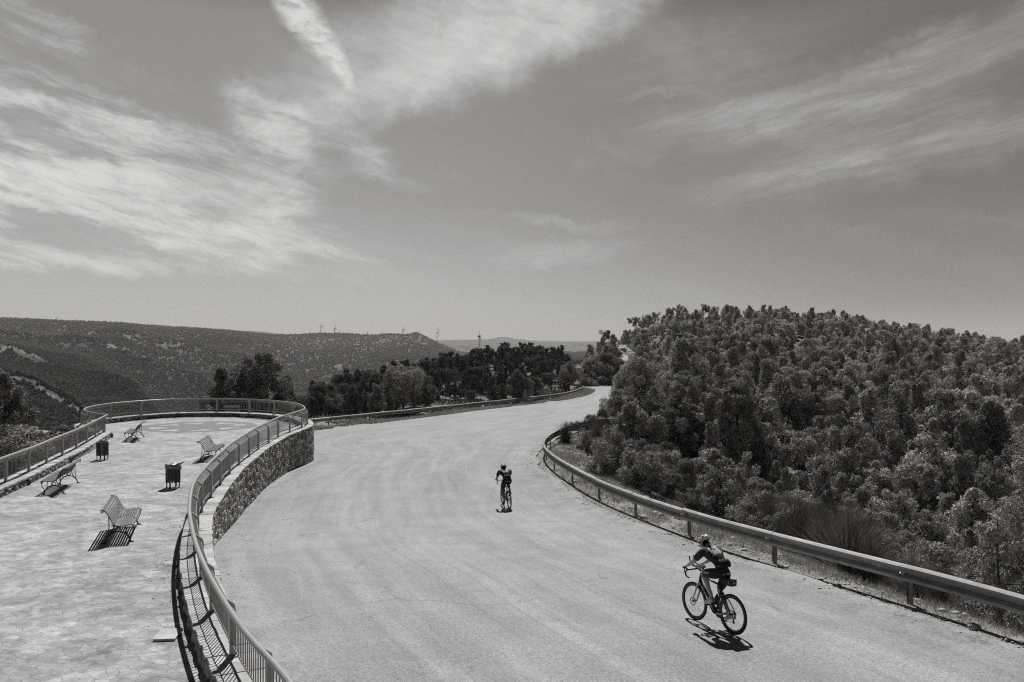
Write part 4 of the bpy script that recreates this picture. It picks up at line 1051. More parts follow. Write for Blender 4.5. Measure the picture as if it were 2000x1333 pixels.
# --- ground cover: dry grass, stones, low scrub
def blades(n,pick,ln,wd,mat,name,seed):
    r_=np.random.default_rng(seed); x,y=pick(n,r_); z=land_z(x,y); rz_=np.where(road_dist(x,y)<0,road_z(x,y),z); k=len(x)
    C=np.stack([x,y,np.maximum(z,rz_)-.01],1); D=r_.normal(size=(k,3))*np.array([.6,.6,.25])+np.array([0,0,.9])
    V,T=leaf_tris(C,D,ln*r_.uniform(.35,1.3,k),wd*r_.uniform(.7,1.4,k),r_); A=np.repeat(np.clip(.5+.7*fbm(x*.7,y*.7,4,seed)+r_.normal(size=k)*.15,0,1),3)
    return obj(name,tri_mesh(name,V,T,mat,A),kind='stuff')
RBs=smooth_path(RB[(RB[:,0]>-1)&(RB[:,0]<75)][:,::-1],.2,1.0); RBn=normals2(RBs)
if RBn[30]@np.array([1,0.])<0: RBn=-RBn
def pick_right(lo,hi,pw=1.,thr=.0,sd=3):
    def f(n,r_):
        i=r_.integers(20,len(RBs),n); o=lo+(hi-lo)*r_.random(n)**pw; P=RBs[i]+RBn[i]*o[:,None]+r_.normal(size=(n,2))*.16
        k=fbm(P[:,0]*.9,P[:,1]*.9,4,sd)>thr; return P[k,0],P[k,1]
    return f
blades(60000,pick_right(.1,2.4,.8,-.03),.11,.012,m_dry,'dry_grass',51)
blades(60000,pick_right(.5,5,1.2,-.02,8),.24,.012,m_dry,'dry_grass',52)
blades(60000,pick_right(.9,9,1,-.02,12),.24,.022,m_bush,'low_scrub',53)
LBs=LPts; LBs=smooth_path(LPts,.4,1.); LBn=normals2(LBs)
if LBn[50]@np.array([1,-1.])>0: LBn=-LBn
def pick_left(lo,hi,thr):
    def f(n,r_):
        i=r_.integers(0,len(LBs),n); o=lo+(hi-lo)*r_.random(n); P=LBs[i]+LBn[i]*o[:,None]; k=fbm(P[:,0]*.35,P[:,1]*.35,4,77)>thr; return P[k,0],P[k,1]
    return f
blades(40000,pick_left(-1.9,1.0,-.12),.36,.07,m_bush,'low_scrub',54)
blades(9000,pick_left(-2.0,.9,.0),.30,.05,m_dry,'dry_grass',55)
def pick_mid(n,r_):
    d=82+130*r_.random(n)**1.2; px=r_.uniform(560,1110,n); x=(px-1000)/F*d; k=(road_dist(x,d)>3)&(fbm(x/4,d/4,4,60)>-.06); return x[k],d[k]
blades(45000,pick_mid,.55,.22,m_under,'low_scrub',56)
blades(40000,pick_mid,.35,.1,m_dry,'dry_grass',66)
def pick_hill(n,r_):
    d=45+190*r_.random(n)**.8; px=r_.uniform(1120,2050,n); x=(px-1000)/F*d; k=(road_dist(x,d)>2.5)&(fbm(x/5,d/5,4,61)>-.03); return x[k],d[k]
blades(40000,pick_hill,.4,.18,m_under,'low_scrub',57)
def pick_lft(n,r_):
    d=36+50*r_.random(n); px=r_.uniform(-420,330,n); x=(px-1000)/F*d; l,r=terr_lr(d); k=(x<l-1)&((d<75)|(d>85))&(fbm(x/3,d/3,4,62)>-.05); return x[k],d[k]
blades(60000,pick_lft,.4,.06,m_bush,'low_scrub',58)
def pick_bk(n,r_):
    d=60+45*r_.random(n)**1.5; px=r_.uniform(330,640,n); x=(px-1000)/F*d; k=(fbm(x/3,d/3,4,63)>-.1)&(road_dist(x,d)>3)&~in_terr(x,d,1.2); return x[k],d[k]
blades(16000,pick_bk,.6,.12,m_bush,'low_scrub',59)
# loose stones
ICO=np.array([(0,0,1),(.894,0,.447),(.276,.851,.447),(-.724,.526,.447),(-.724,-.526,.447),(.276,-.851,.447),(.724,.526,-.447),(-.276,.851,-.447),(-.894,0,-.447),(-.276,-.851,-.447),(.724,-.526,-.447),(0,0,-1)])
IT=np.array([(0,1,2),(0,2,3),(0,3,4),(0,4,5),(0,5,1),(1,6,2),(2,7,3),(3,8,4),(4,9,5),(5,10,1),(2,6,7),(3,7,8),(4,8,9),(5,9,10),(1,10,6),(6,11,7),(7,11,8),(8,11,9),(9,11,10),(10,11,6)])
def stones(n,pick,smin,smax,name,mat,seed,flat=.55,zf=None):
    r_=np.random.default_rng(seed); x,y=pick(n,r_); k=len(x); z=zf(x,y) if zf else np.where(road_dist(x,y)<0,road_z(x,y),land_z(x,y)); s=smin+(smax-smin)*r_.random(k)**3
    V=ICO[None]*(1+r_.normal(size=(k,12,1))*.16)*s[:,None,None]*(r_.uniform(.6,1.2,(k,1,3)))*np.array([1,1,flat]); V=V+np.stack([x,y,z+s*.15],1)[:,None,:]
    T=IT[None]+np.arange(k)[:,None,None]*12
    return obj(name,tri_mesh(name,V.reshape(-1,3),T.reshape(-1,3),mat),kind='stuff')
m_pebble=simple('pale_loose_stone',.5,.9,0,.35,1.5)
stones(9000,pick_right(-.5,2.6,.75,-.1,30),.012,.05,'loose_stones',m_pebble,81)
stones(900,pick_right(.2,4,1,-.1,31),.04,.17,'loose_stones',m_pebble,82)
stones(500,pick_left(-1.8,1,-.1),.06,.25,'loose_stones',m_pebble,83)
stones(700,pick_mid,.1,.7,'loose_stones',m_pebble,84)
# dark grit and leaf litter along the foot of the curved wall
wallo=POST+nR*.75
def pick_wall(n,r_):
    i=r_.integers(52,int(len(wallo)*.42),n); o=r_.random(n)**2*1.6; P=wallo[i]+nR[i]*o[:,None]+r_.normal(size=(n,2))*.3; k=fbm(P[:,0]*.63+P[:,1]*.71,P[:,1]*.63-P[:,0]*.71,5,44)+r_.normal(size=len(P))*.07>.1; return P[k,0],P[k,1]
def pick_in(n,r_):
    k=n//2; i=r_.integers(40,int(len(POST)*.55),k); o=.42+r_.random(k)**2*.5; P=POST[i]-nR[i]*o[:,None]+r_.normal(size=(k,2))*.1
    j=r_.integers(0,len(LPOST)-30,k); o=.42+r_.random(k)**2*.5; Q=LPOST[j]-nL[j]*o[:,None]+r_.normal(size=(k,2))*.1
    P=np.concatenate([P,Q]); q=(fbm(P[:,0]*.8,P[:,1]*.8,4,46)>-.02)&in_terr(P[:,0],P[:,1],-.38); return P[q,0],P[q,1]
m_lit=simple('dark_leaf_litter',.09,.95,0,.4,3)
stones_on=stones(3000,pick_in,.006,.026,'leaf_litter',m_lit,87,.35,zf=lambda x,y:np.zeros(len(x)))
stones(4000,pick_wall,.006,.02,'leaf_litter',m_lit,85,.35)

# --- the forest on the far slopes reads as one mass of dots
def far_forest():
    r_=np.random.default_rng(11); n=300000
    u=r_.random(n); d=np.exp(np.log(330)+(np.log(4300)-np.log(330))*u**.72); px=r_.uniform(-480,1180,n); x=(px-1000)/F*d
    z=land_z(x,d); y=666+(CZ-z)/d*F
    rm=np.zeros(n); 
    keep=(fbm(x/38+d/90,d/60,5,90)>np.interp(d,[350,1400,2000,2300,4300],[-.32,-.28,-.22,-.22,-.16]))&(~((d<460)&(px>560)))
    # bare strips stay open
    for pts,w in (([(-100,1450,650),(0,1400,668),(50,1330,677.5),(92,1280,696),(132,1230,712)],22),([(0,700,715),(66,700,729),(106,690,752),(139,680,768),(158,670,788)],8),([(208,1950,663),(251,1900,676),(297,1850,696),(346,1780,719)],11),([(297,2450,659),(363,2400,673),(429,2350,686)],9)):
        P=np.array([W(a,c,b)[:2] for a,b,c in pts])
        for a,b in zip(P[:-1],P[1:]):
            ab=b-a; tt=np.clip(((x-a[0])*ab[0]+(d-a[1])*ab[1])/(ab@ab),0,1); keep&=(np.hypot(x-a[0]-tt*ab[0],d-a[1]-tt*ab[1])>w*(.35+.9*vnoise(x/14,d/22,77)))|(r_.random(n)<.12)
    keep&=(r_.random(n)<np.interp(d,[1900,2300,3000],[1,.75,.5]))
    x,d,z=x[keep],d[keep],z[keep]
    # hide what lies behind nearer crests
    k=len(x); h=r_.uniform(2.6,5.5,k)*np.clip(d/1500,.8,1.7); w=h*r_.uniform(.38,.62,k)
    B=np.array([(1,0,.32),(.3,.95,.36),(-.8,.6,.30),(-.8,-.6,.36),(.3,-.95,.30),(0,0,1.0),(.1,.1,0)])
    V=B[None]*np.stack([w,w,h],1)[:,None,:]*(1+r_.normal(size=(k,7,1))*.14)
    V=V+np.stack([x,d,z-.4],1)[:,None,:]
    T0=np.array([(0,1,5),(1,2,5),(2,3,5),(3,4,5),(4,0,5),(1,0,6),(2,1,6),(3,2,6),(4,3,6),(0,4,6)])
    T=T0[None]+np.arange(k)[:,None,None]*7
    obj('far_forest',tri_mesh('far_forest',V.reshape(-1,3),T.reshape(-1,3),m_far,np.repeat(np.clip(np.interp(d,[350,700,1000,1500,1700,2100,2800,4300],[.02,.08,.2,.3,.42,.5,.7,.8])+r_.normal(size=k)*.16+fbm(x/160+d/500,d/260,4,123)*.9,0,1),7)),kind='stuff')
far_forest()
# ------------------------------------------------------------------ cyclists
m_tyre=simple('black_tyre_rubber',.012,.7,0,.2,20)
m_carbon=simple('black_carbon',.014,.35,0,.2,12,spec=.5)
m_fork=simple('satin_grey_paint',.42,.4,0,.1,8,spec=.5)
m_dfork=simple('dark_grey_paint',.06,.4,0,.1,8,spec=.5)
m_metal=simple('bare_metal',.35,.35,.7,.2,20)
m_skin=simple('skin',.42,.55,0,.12,9,warm=2.2)
m_skin2=simple('tanned_skin',.16,.55,0,.12,9,warm=2.2)
m_shoe=simple('pale_shoe',.6,.5,0,.15,14)
m_shoe2=simple('dark_shoe',.03,.5,0,.15,14)
m_sock=simple('pale_sock',.5,.8,0,.1,14)
m_hel=simple('white_helmet_shell',.62,.35,0,.06,8,spec=.5)
m_vent=simple('black_helmet_vent',.012,.7,0,.2,9)
m_hair=simple('dark_hair',.015,.6,0,.3,30)
m_glass=simple('dark_lens',.01,.15,0,.1,5,spec=.6)
m_leather=simple('black_bag_fabric',.02,.6,0,.3,12)
m_print=simple('white_print',.62,.6,0,.05,9)
def jerseymat(name,base,dense):
    m,t,b=newmat(name); co=t.n('ShaderNodeTexCoord').outputs['Object']; s=t.n('ShaderNodeSeparateXYZ',{0:co})
    x,y,z=s.outputs
    inb=lambda v,a,c:t.m('MULTIPLY',t.m('GREATER_THAN',v,a),t.m('LESS_THAN',v,c))
    # pale geometric print across the shoulder blades
    reg=t.m('MULTIPLY',inb(x,.33,.56),t.m('MULTIPLY',inb(y,-.13,.12),t.m('GREATER_THAN',z,1.29)))
    br=t.n('ShaderNodeTexBrick',{'Vector':t.map(co,(1,1,0),rot=(0,0,.12)),'Color1':(1,1,1,1),'Color2':(1,1,1,1),'Mortar':(0,0,0,1),'Scale':9.0,'Mortar Size':.045,'Brick Width':.62,'Row Height':.42}).outputs[0]
    br=t.n('ShaderNodeRGBToBW',{0:br}).outputs[0]
    nz=t.m('GREATER_THAN',t.noise(co,13,2,.5),.47 if dense else .53)
    w=t.m('MULTIPLY',reg,t.m('MULTIPLY',br,nz))
    # thin line of lettering-like print on the pocket hem
    hem=t.m('MULTIPLY',inb(x,.145,.165),t.m('MULTIPLY',inb(y,-.10,.03),t.m('GREATER_THAN',z,1.05)))
    hem=t.m('MULTIPLY',hem,t.m('GREATER_THAN',t.noise(t.map(co,(1,60,1)),1.,2,.5),.42))
    w=t.m('MAXIMUM',w,hem)
    f=t.noise(co,8,4,.6)
    v=t.n('ShaderNodeMix',{0:w,2:t.m('MULTIPLY',t.ramp(f,.3,.7,.6,1.5,False),base),3:.62}).outputs[0]
    t.L.new(t.tint(v),b.inputs['Base Color']); b.inputs['Roughness'].default_value=.75; bump(t,b,f,.4,.02); return m
m_jer=jerseymat('dark_jersey_with_pale_print',.03,True); m_jer2=jerseymat('dark_jersey_with_print',.018,False)
m_short=simple('black_bib_shorts',.012,.7,0,.3,10)

def skin(name,nodes,edges,root,mat,sub=2):
    """one continuous skinned surface grown over a skeleton; nodes: name -> (pos, radius)"""
    keys=list(nodes); idx={k:i for i,k in enumerate(keys)}
    me=bpy.data.meshes.new('skeleton'); me.from_pydata([tuple(nodes[k][0]) for k in keys],[(idx[a],idx[b]) for a,b in edges],[]); me.update()
    o=bpy.data.objects.new('skeleton',me); COL.objects.link(o)
    md=o.modifiers.new('skin','SKIN'); md.use_smooth_shade=True; md.branch_smoothing=.6
    sv=me.skin_vertices[0].data if me.skin_vertices else None
    for k,i in idx.items():
        r=nodes[k][1]; sv[i].radius=(r,r) if not isinstance(r,tuple) else r; sv[i].use_root=(k==root)
    s=o.modifiers.new('sub','SUBSURF'); s.levels=sub; s.render_levels=sub
    dg=bpy.context.evaluated_depsgraph_get(); dg.update()
    m2=bpy.data.meshes.new_from_object(o.evaluated_get(dg)); bpy.data.objects.remove(o); bpy.data.meshes.remove(me)
    m2.name=name; m2.materials.clear(); m2.materials.append(mat); m2.polygons.foreach_set('use_smooth',[True]*len(m2.polygons)); return m2
BBp=np.array([.415,0,.275])
def bicycle(label,M,crank,st):
    t=bpy.data.objects.new('bicycle',None); COL.objects.link(t); t.matrix_world=M; tag(t,label,'bicycle')
    RW=.345
    def wheel(cx,side_disc):
        th=np.linspace(0,2*math.pi,49)[:-1]; ring=lambda r,y=0:np.c_[cx+r*np.cos(th),np.full(48,y),RW+r*np.sin(th)]
        w=thing('wheel',None,None,(cx,0,RW)); w.parent=t; off=np.array([cx,0,RW])
        MB().tube(ring(.330),.0155,8,closed=True).build('tyre',m_tyre,w,smooth=True).location=tuple(-off)
        mb=MB(); prof=[(.318,.012),(.300,.014),(.275,.010),(.268,.003),(.268,-.003),(.275,-.010),(.300,-.014),(.318,-.012),(.318,.012)]
        G=np.stack([ring(r,y) for r,y in prof],0); G=np.concatenate([G,G[:,:1]],1); mb.grid(G); mb.build('rim',m_carbon,w,smooth=True).location=tuple(-off)
        mb=MB()
        for k in range(22):
            a=2*math.pi*k/22; b=a+(.5 if k%2 else -.5); y=.03 if k%4<2 else -.03
            mb.tube([(cx+.022*math.cos(b),y,RW+.022*math.sin(b)),(cx+.27*math.cos(a),0,RW+.27*math.sin(a))],.0013,4,cap=False)
        mb.build('spokes',m_metal,w).location=tuple(-off)
        mb=MB(); mb.tube([(cx,-.05,RW),(cx,-.03,RW),(cx,.03,RW),(cx,.05,RW)],[.013,.02,.02,.013],12); mb.build('hub',m_carbon,w,smooth=True).location=tuple(-off)
        mb=MB(); th2=np.linspace(0,2*math.pi,33)
        mb.grid(np.stack([np.c_[cx+r*np.cos(th2),np.full(33,y),RW+r*np.sin(th2)] for r,y in((.058,.040),(.08,.040),(.08,.043),(.058,.043),(.058,.040))],0))
        for k in range(6):
            a=k*math.pi/3; mb.tube([(cx+.018*math.cos(a),.0415,RW+.018*math.sin(a)),(cx+.06*math.cos(a+.3),.0415,RW+.06*math.sin(a+.3))],.003,4)
        mb.build('brake_disc',m_metal,w).location=tuple(-off); return w
    wheel(0,1); wheel(1.0,1)
    st_top=np.array([.255,0,.80]); ht=np.array([.800,0,.88]); hb=np.array([.842,0,.735])
    mb=MB(); mb.tube([BBp,hb+np.array([-.012,0,.02])],[.033,.027],10); mb.tube([BBp,st_top],[.022,.018],8); mb.tube([st_top+np.array([.01,0,-.03]),ht+np.array([0,0,-.025])],[.018,.021],8); mb.tube([hb,ht],[.026,.023],10); mb.tube([BBp-np.array([0,.04,0]),BBp+np.array([0,.04,0])],.026,10)
    for s in(-1,1):
        mb.tube([st_top+np.array([.03,s*.012,-.14]),(.12,s*.045,.53),(0,s*.062,.345)],[.011,.009,.009],6)
    fr=mb.build('frame',m_carbon,t,smooth=True)
    mb=MB()
    for s in(-1,1): mb.tube([(.39,s*.03,.275),(.24,s*.05,.30),(0,s*.064,.34)],[.014,.011,.011],6,flat=1.3)
    mb.build('chainstay',st['stay'],t,smooth=True)
    # pale lettering blocks along the down tube
    D=(hb-BBp)/np.linalg.norm(hb-BBp); U=np.cross(D,np.array([0,1,0])); U=U if U[2]>0 else -U
    for s in(-1,1):
        mb=MB()
        for k,(w_,hgt) in enumerate([(.03,.03),(.012,.03),(.034,.03),(.012,.03),(.034,.03)]):
            c=BBp+D*(.17+.055*k)+np.array([0,s*.0325,0])
            mb.add([c-D*w_/2-U*hgt/2,c+D*w_/2-U*hgt/2,c+D*w_/2+U*hgt/2,c-D*w_/2+U*hgt/2],[(0,1,2,3)])
        mb.build('lettering',m_print,fr)
    mb=MB()
    mb.tube([hb+np.array([.0,0,.0]),hb+np.array([.012,0,-.045])],[.028,.032],10)
    for s in(-1,1): mb.tube([hb+np.array([.010,s*.022,-.03]),(.885,s*.048,.60),(.945,s*.055,.46),(1.0,s*.058,.345)],[.025,.024,.018,.013],7,flat=.7)
    mb.build('fork',st['fork'],t,smooth=True)
    mb=MB(); mb.tube([ht,ht+np.array([-.015,0,.06])],.02,8); mb.tube([ht+np.array([-.012,0,.045]),(.885,0,.955)],[.018,.017],8); mb.build('stem',m_carbon,t,smooth=True)
    bc=np.array([.885,0,.957]); mb=MB()
    pts=[(0,0,0),(0,.10,0),(.005,.17,.0),(.03,.195,-.004),(.075,.205,-.02),(.105,.207,-.06),(.10,.209,-.105),(.06,.212,-.135),(.0,.214,-.14)]
    for s in(-1,1): mb.tube(smooth_path(np.array([bc+np.array([a,s*b,c]) for a,b,c in pts]),.015,.012),.0145,8)
    mb.build('handlebar',m_carbon,t,smooth=True)
    for s in(-1,1):
        mb=MB(); mb.tube([bc+np.array([.05,s*.203,-.005]),bc+np.array([.09,s*.203,.012]),bc+np.array([.125,s*.202,.035]),bc+np.array([.14,s*.2,.055])],[.017,.019,.018,.011],8); mb.tube([bc+np.array([.13,s*.203,.02]),bc+np.array([.14,s*.206,-.04]),bc+np.array([.115,s*.208,-.095])],[.008,.007,.005],6,flat=1.5); mb.build('brake_lever',m_carbon,t,smooth=True)
    mb=MB(); mb.box(bc+np.array([.09,0,.03]),(.085,.05,.016)); mb.tube([bc,bc+np.array([.08,0,.018])],.008,6); mb.build('bike_computer',m_carbon,t)
    if st.get('aero'):
        for s in(-1,1):
            mb=MB(); mb.tube([bc+np.array([-.03,s*.05,.045]),bc+np.array([.10,s*.05,.06]),bc+np.array([.16,s*.05,.10]),bc+np.array([.175,s*.05,.20])],[.013,.012,.012,.013],7); mb.box(bc+np.array([-.04,s*.055,.055]),(.10,.075,.02)); mb.build('aero_bar',m_carbon,t,smooth=False)
    sp=BBp+(st_top-BBp)*1.22; mb=MB(); mb.tube([st_top,sp],.0145,8); mb.build('seat_post',m_carbon,t,smooth=True)
    G=[]; 
    for q,w_,z_ in((-.125,.035,.012),(-.115,.066,.018),(-.06,.068,.016),(-.01,.045,.008),(.05,.025,.006),(.12,.02,.004),(.145,.010,-.004)):
        G.append([(sp[0]+.0+q,w_*math.cos(a),sp[2]+.045+z_+(.016 if math.sin(a)>0 else .03)*math.sin(a)-.035*(abs(math.cos(a))**3)) for a in np.linspace(0,2*math.pi,15)])
    mb=MB(); mb.grid(np.array(G)); mb.tube([(sp[0]-.09,.02,sp[2]+.03),(sp[0],.02,sp[2]+.005),(sp[0]+.08,.02,sp[2]+.03)],.004,5); mb.build('saddle',m_leather,t,smooth=True)
    # drive train on the right-hand side
    rs_=-1; th=np.linspace(0,2*math.pi,41)
    mb=MB()
    for r0,r1,y in((.055,.100,-.046),(.045,.074,-.052)): mb.grid(np.stack([np.c_[BBp[0]+r*np.cos(th),np.full(41,yy),BBp[2]+r*np.sin(th)] for r,yy in((r0,y),(r1,y),(r1,y-.003),(r0,y-.003),(r0,y))],0))
    for k in range(4):
        a=k*math.pi/2+.4; mb.tube([BBp+np.array([0,-.05,0]),BBp+np.array([.09*math.cos(a),-.05,.09*math.sin(a)])],.008,5)
    mb.build('chainring',m_carbon,t)
    mb=MB()
    for k in range(7): mb.tube([(0,-.028-.004*k,RW),(0,-.030-.004*k,RW)],.052-.004*k,16)
    mb.build('cassette',m_metal,t)
    ped=[]
    for s,ph in((1,crank),(-1,crank+math.pi)):
        e=BBp+np.array([.17*math.cos(ph),0,.17*math.sin(ph)]); mb=MB(); mb.tube([BBp+np.array([0,s*.062,0]),e+np.array([0,s*.072,0])],[.015,.012],8,flat=1.2); mb.build('crank',m_carbon,t,smooth=True)
        mb=MB(); mb.box(e+np.array([0,s*.115,0]),(.07,.06,.018)); mb.tube([e+np.array([0,s*.07,0]),e+np.array([0,s*.1,0])],.008,6); mb.build('pedal',m_carbon,t); ped.append(e+np.array([0,s*.115,0]))
    mb=MB(); pl=[(0,-.043,RW+.042),(.41,-.047,BBp[2]+.098),(.47,-.047,BBp[2]+.07),(.50,-.047,BBp[2]),(.47,-.047,BBp[2]-.075),(.41,-.047,BBp[2]-.098),(.07,-.045,.185),(.025,-.045,.17),(.02,-.045,.21),(.05,-.045,.26),(.02,-.043,.30),(-.04,-.043,.325),(-.03,-.043,.37)]
    mb.tube(pl,.0045,5,closed=True,flat=.8); mb.build('chain',m_metal,t)
    mb=MB(); mb.box((.03,-.055,.275),(.05,.035,.05)); mb.tube([(.03,-.05,.27),(.045,-.05,.185)],[.014,.012],6); mb.tube([(.04,-.055,.19),(.04,-.045,.19)],.028,12); mb.tube([(.03,-.055,.26),(.03,-.045,.26)],.024,12); mb.build('derailleur',m_carbon,t)
    for q,nm in((.23,'down'),):
        c=BBp+D*q+U*.07; 
        mb=MB(); mb.tube([c-D*.09,c+D*.05,c+D*.075,c+D*.10],[.036,.036,.022,.018],12); mb.build('water_bottle',st['bottle'],t,smooth=True)
    c=BBp+(st_top-BBp)*.42+np.array([.065,0,.01]); S_=(st_top-BBp)/np.linalg.norm(st_top-BBp); mb=MB(); mb.tube([c-S_*.09,c+S_*.05,c+S_*.075,c+S_*.10],[.036,.036,.022,.018],12); mb.build('water_bottle',st['bottle'],t,smooth=True)
    return t,ped,sp
def rider(label,M,ped,crank,st):
    t=bpy.data.objects.new('person',None); COL.objects.link(t); t.matrix_world=M; tag(t,label,'person')
    v=lambda *a:np.array(a,float); N={}; E=[]
    def add(k,p,r,par=None):
        N[k]=(v(*p),r); 
        if par: E.append((par,k))
    add('pelvis',(.195,0,1.06),(.135,.118)); add('waist',(.285,0,1.155),(.132,.115),'pelvis'); add('ribs',(.395,0,1.25),(.152,.130),'waist'); add('chest',(.495,0,1.33),(.155,.118),'ribs')
    add('neck',(.585,0,1.405),.058,'chest'); add('nape',(.640,0,1.425),.060,'neck'); add('skull',(.700,0,1.455),(.078,.088),'nape'); add('crown',(.735,0,1.522),(.068,.08),'skull')
    add('jaw',(.748,0,1.392),(.045,.05),'skull'); add('chin',(.776,0,1.366),(.028,.026),'jaw'); add('nose',(.797,0,1.444),.014,'skull'); add('nose_tip',(.816,0,1.428),.010,'nose')
    for s,n in((1,'L'),(-1,'R')):
        add('ear'+n,(.695,s*.088,1.443),.016,'skull')
        add('sh'+n,(.535,s*.185,1.345),.070,'chest'); add('el'+n,(.735,s*.215,1.155),.042,'sh'+n); add('fa'+n,(.80,s*.212,1.105),.043,'el'+n); add('wr'+n,(.935,s*.203,1.022),.026,'fa'+n); add('palm'+n,(.982,s*.203,1.004),(.034,.022),'wr'+n)
        for k,(dy,l) in enumerate(((.026,.9),(.010,1.),(-.006,.95),(-.022,.75))):
            y=s*.203+dy
            add(f'f{k}a{n}',(1.012,y,1.002),.0095,'palm'+n); add(f'f{k}b{n}',(1.03+.012*l,y,.985),.009,f'f{k}a{n}'); add(f'f{k}c{n}',(1.028+.005*l,y+s*.002,.985-.030*l),.0085,f'f{k}b{n}')
        add('th1'+n,(.985,s*.203-s*.035,1.0),.011,'palm'+n); add('th2'+n,(1.01,s*.203-s*.042,.985),.0095,'th1'+n); add('th3'+n,(1.02,s*.203-s*.036,.965),.009,'th2'+n)
        ph=crank if s==1 else crank+math.pi
        pd=ped[0] if s==1 else ped[1]
        hip=v(.215,s*.092,1.005); low=max(0,-math.sin(ph))
        tiltf=.30+.18*max(0,math.sin(ph))                  # heel lifted
        ball=pd+v(0,0,.03); heel=ball+v(-.155*math.cos(tiltf),-s*.0,.155*math.sin(tiltf)); ank=heel+v(.035,0,.075); y_=s*.105
        ank[1]=y_; a,b=.435,.43; d=ank-hip; L_=np.linalg.norm(d); h_=math.sqrt(max(a*a-((L_*L_+a*a-b*b)/(2*L_))**2,.001)); q=(L_*L_+a*a-b*b)/(2*L_); u=d/L_; w=np.cross(u,v(0,1,0)); w=w if w[0]>0 else -w; knee=hip+u*q+w*h_; knee[1]=s*.11
        add('hip'+n,hip,(.112,.118),'pelvis'); add('thigh'+n,hip*.55+knee*.45,.094,'hip'+n); add('knee'+n,knee,.054,'thigh'+n); add('calf'+n,knee*.68+ank*.32+v(-.028,0,-.0),.054,'knee'+n); add('shin'+n,knee*.3+ank*.7,.038,'calf'+n); add('ank'+n,ank,.031,'shin'+n); add('foot'+n,ball*.6+heel*.4+v(0,0,.03),.035,'ank'+n); add('toe'+n,ball+v(.06,0,.012-.02*math.sin(tiltf)),.027,'foot'+n)
        # shoe
        sm=skin('shoe',{'h':(heel+v(-.012,0,.02),.036),'m':((heel+ball)/2+v(0,0,.018),.039),'b':(ball+v(.015,0,.012),.043),'t':(ball+v(.085,0,.006-.03*math.sin(tiltf)),.026)},[('h','m'),('m','b'),('b','t')],'m',st['shoe'],2); obj('shoe',sm,t)
        so=skin('sock',{'a':(ank+v(-.002,0,-.01),.037),'b':(knee*.36+ank*.64,.044)},[('a','b')],'a',st['sock'],2); obj('sock',so,t)
    bm_=skin('body',N,E,'pelvis',st['skin'],3); body=obj('body',bm_,t)
    # jersey and shorts follow the body: its own surface lifted off the skin, cut at sleeves, waist and hems
    nv=len(bm_.vertices); co=np.empty(nv*3,np.float32); bm_.vertices.foreach_get('co',co); co=co.reshape(-1,3).astype(float)
    no=np.array([q.vector[:] for q in bm_.vertex_normals],float); best=np.full(nv,1e9); who=np.zeros(nv,int); par=np.zeros(nv)
    for k,(a_,b_) in enumerate(E):
        p,q=N[a_][0],N[b_][0]; ab=q-p; tt=np.clip((co-p)@ab/(ab@ab),0,1); dd=np.linalg.norm(co-p-tt[:,None]*ab,axis=1)
        rr_=max(N[a_][1]) if isinstance(N[a_][1],tuple) else N[a_][1]; dd=dd-.55*rr_
        u=dd<best; best[u]=dd[u]; who[u]=k; par[u]=tt[u]
    def cloth(name,reg,lift,mat):
        ok=np.zeros(nv,bool)
        for k,e in enumerate(E):
            key=tuple(x[:-1] if x[-1] in 'LR' and x!='LR' else x for x in e)
            if key in reg:
                lo,hi=reg[key]; ok|=(who==k)&(par>=lo)&(par<=hi)
        idx=-np.ones(nv,int); Fc=[]; V=[]
        for f in bm_.polygons:
            vs=list(f.vertices)
            if ok[vs].sum()>=len(vs)-1:
                for i in vs:
                    if idx[i]<0: idx[i]=len(V); V.append(co[i]+no[i]*lift)
                Fc.append([int(idx[i]) for i in vs])
        me=bpy.data.meshes.new(name); me.from_pydata([tuple(q) for q in V],[],Fc); me.materials.append(mat); me.polygons.foreach_set('use_smooth',[True]*len(Fc)); me.update(); obj(name,me,t)
    cloth('jersey',{('pelvis','waist'):(.15,1),('waist','ribs'):(0,1),('ribs','chest'):(0,1),('chest','neck'):(0,.72),('chest','sh'):(0,1),('sh','el'):(0,.78)},.013,st['jersey'])
    cloth('shorts',{('pelvis','waist'):(0,.45),('pelvis','hip'):(0,1),('hip','thigh'):(0,1),('thigh','knee'):(0,.72)},.008,m_short)
    # stuffed back pockets
    mb=MB()
    for y in(-.075,0,.075): mb.ball((.185,y,1.185),(.048,.05,.085),7,10,M=np.array(Matrix.Rotation(.75,3,'Y')))
    mb.build('back_pocket',m_short,t,smooth=True)
    # pale print on the thighs and across the seat of the shorts, laid on the cloth
    from mathutils.bvhtree import BVHTree
    bv=BVHTree.FromPolygons([tuple(c) for c in (co+no*.0085)],[tuple(f.vertices) for f in bm_.polygons])
    mb=MB()
    def patch(o,d,ax,ay,w_,h_,nx=1):
        Vp=[]
        for a_,b_ in ((-1,-1),(1,-1),(1,1),(-1,1)):
            h=bv.ray_cast(Vector(o+ax*a_*w_/2+ay*b_*h_/2),Vector(d))
            if h[0] is None: return
            Vp.append(np.array(h[0])-np.array(d)*.006)
        mb.add(Vp,[(0,1,2,3)])
    for s,n in((1,'L'),(-1,'R')):
        k0,k1=N['thigh'+n][0],N['knee'+n][0]; D=(k1-k0)/np.linalg.norm(k1-k0); U=np.cross(D,v(0,1,0)); U=U if U[2]>0 else -U
        for i in range(8): patch(k0+D*(-.02+.019*i)+v(0,s*.4,0)+U*.02,v(0,-s,0),D,U,.014,.034)
    for i in range(9): patch(v(-.4,-.085+.018*i,1.0),v(1,0,0),v(0,1,0),v(0,0,1),.014,.024)
    mb.build('shorts_print',m_print,t)
    # helmet
    C=v(.720,0,1.500); Rm=np.array(Matrix.Rotation(.42,3,'Y')); G=[]; n1,n2=12,24
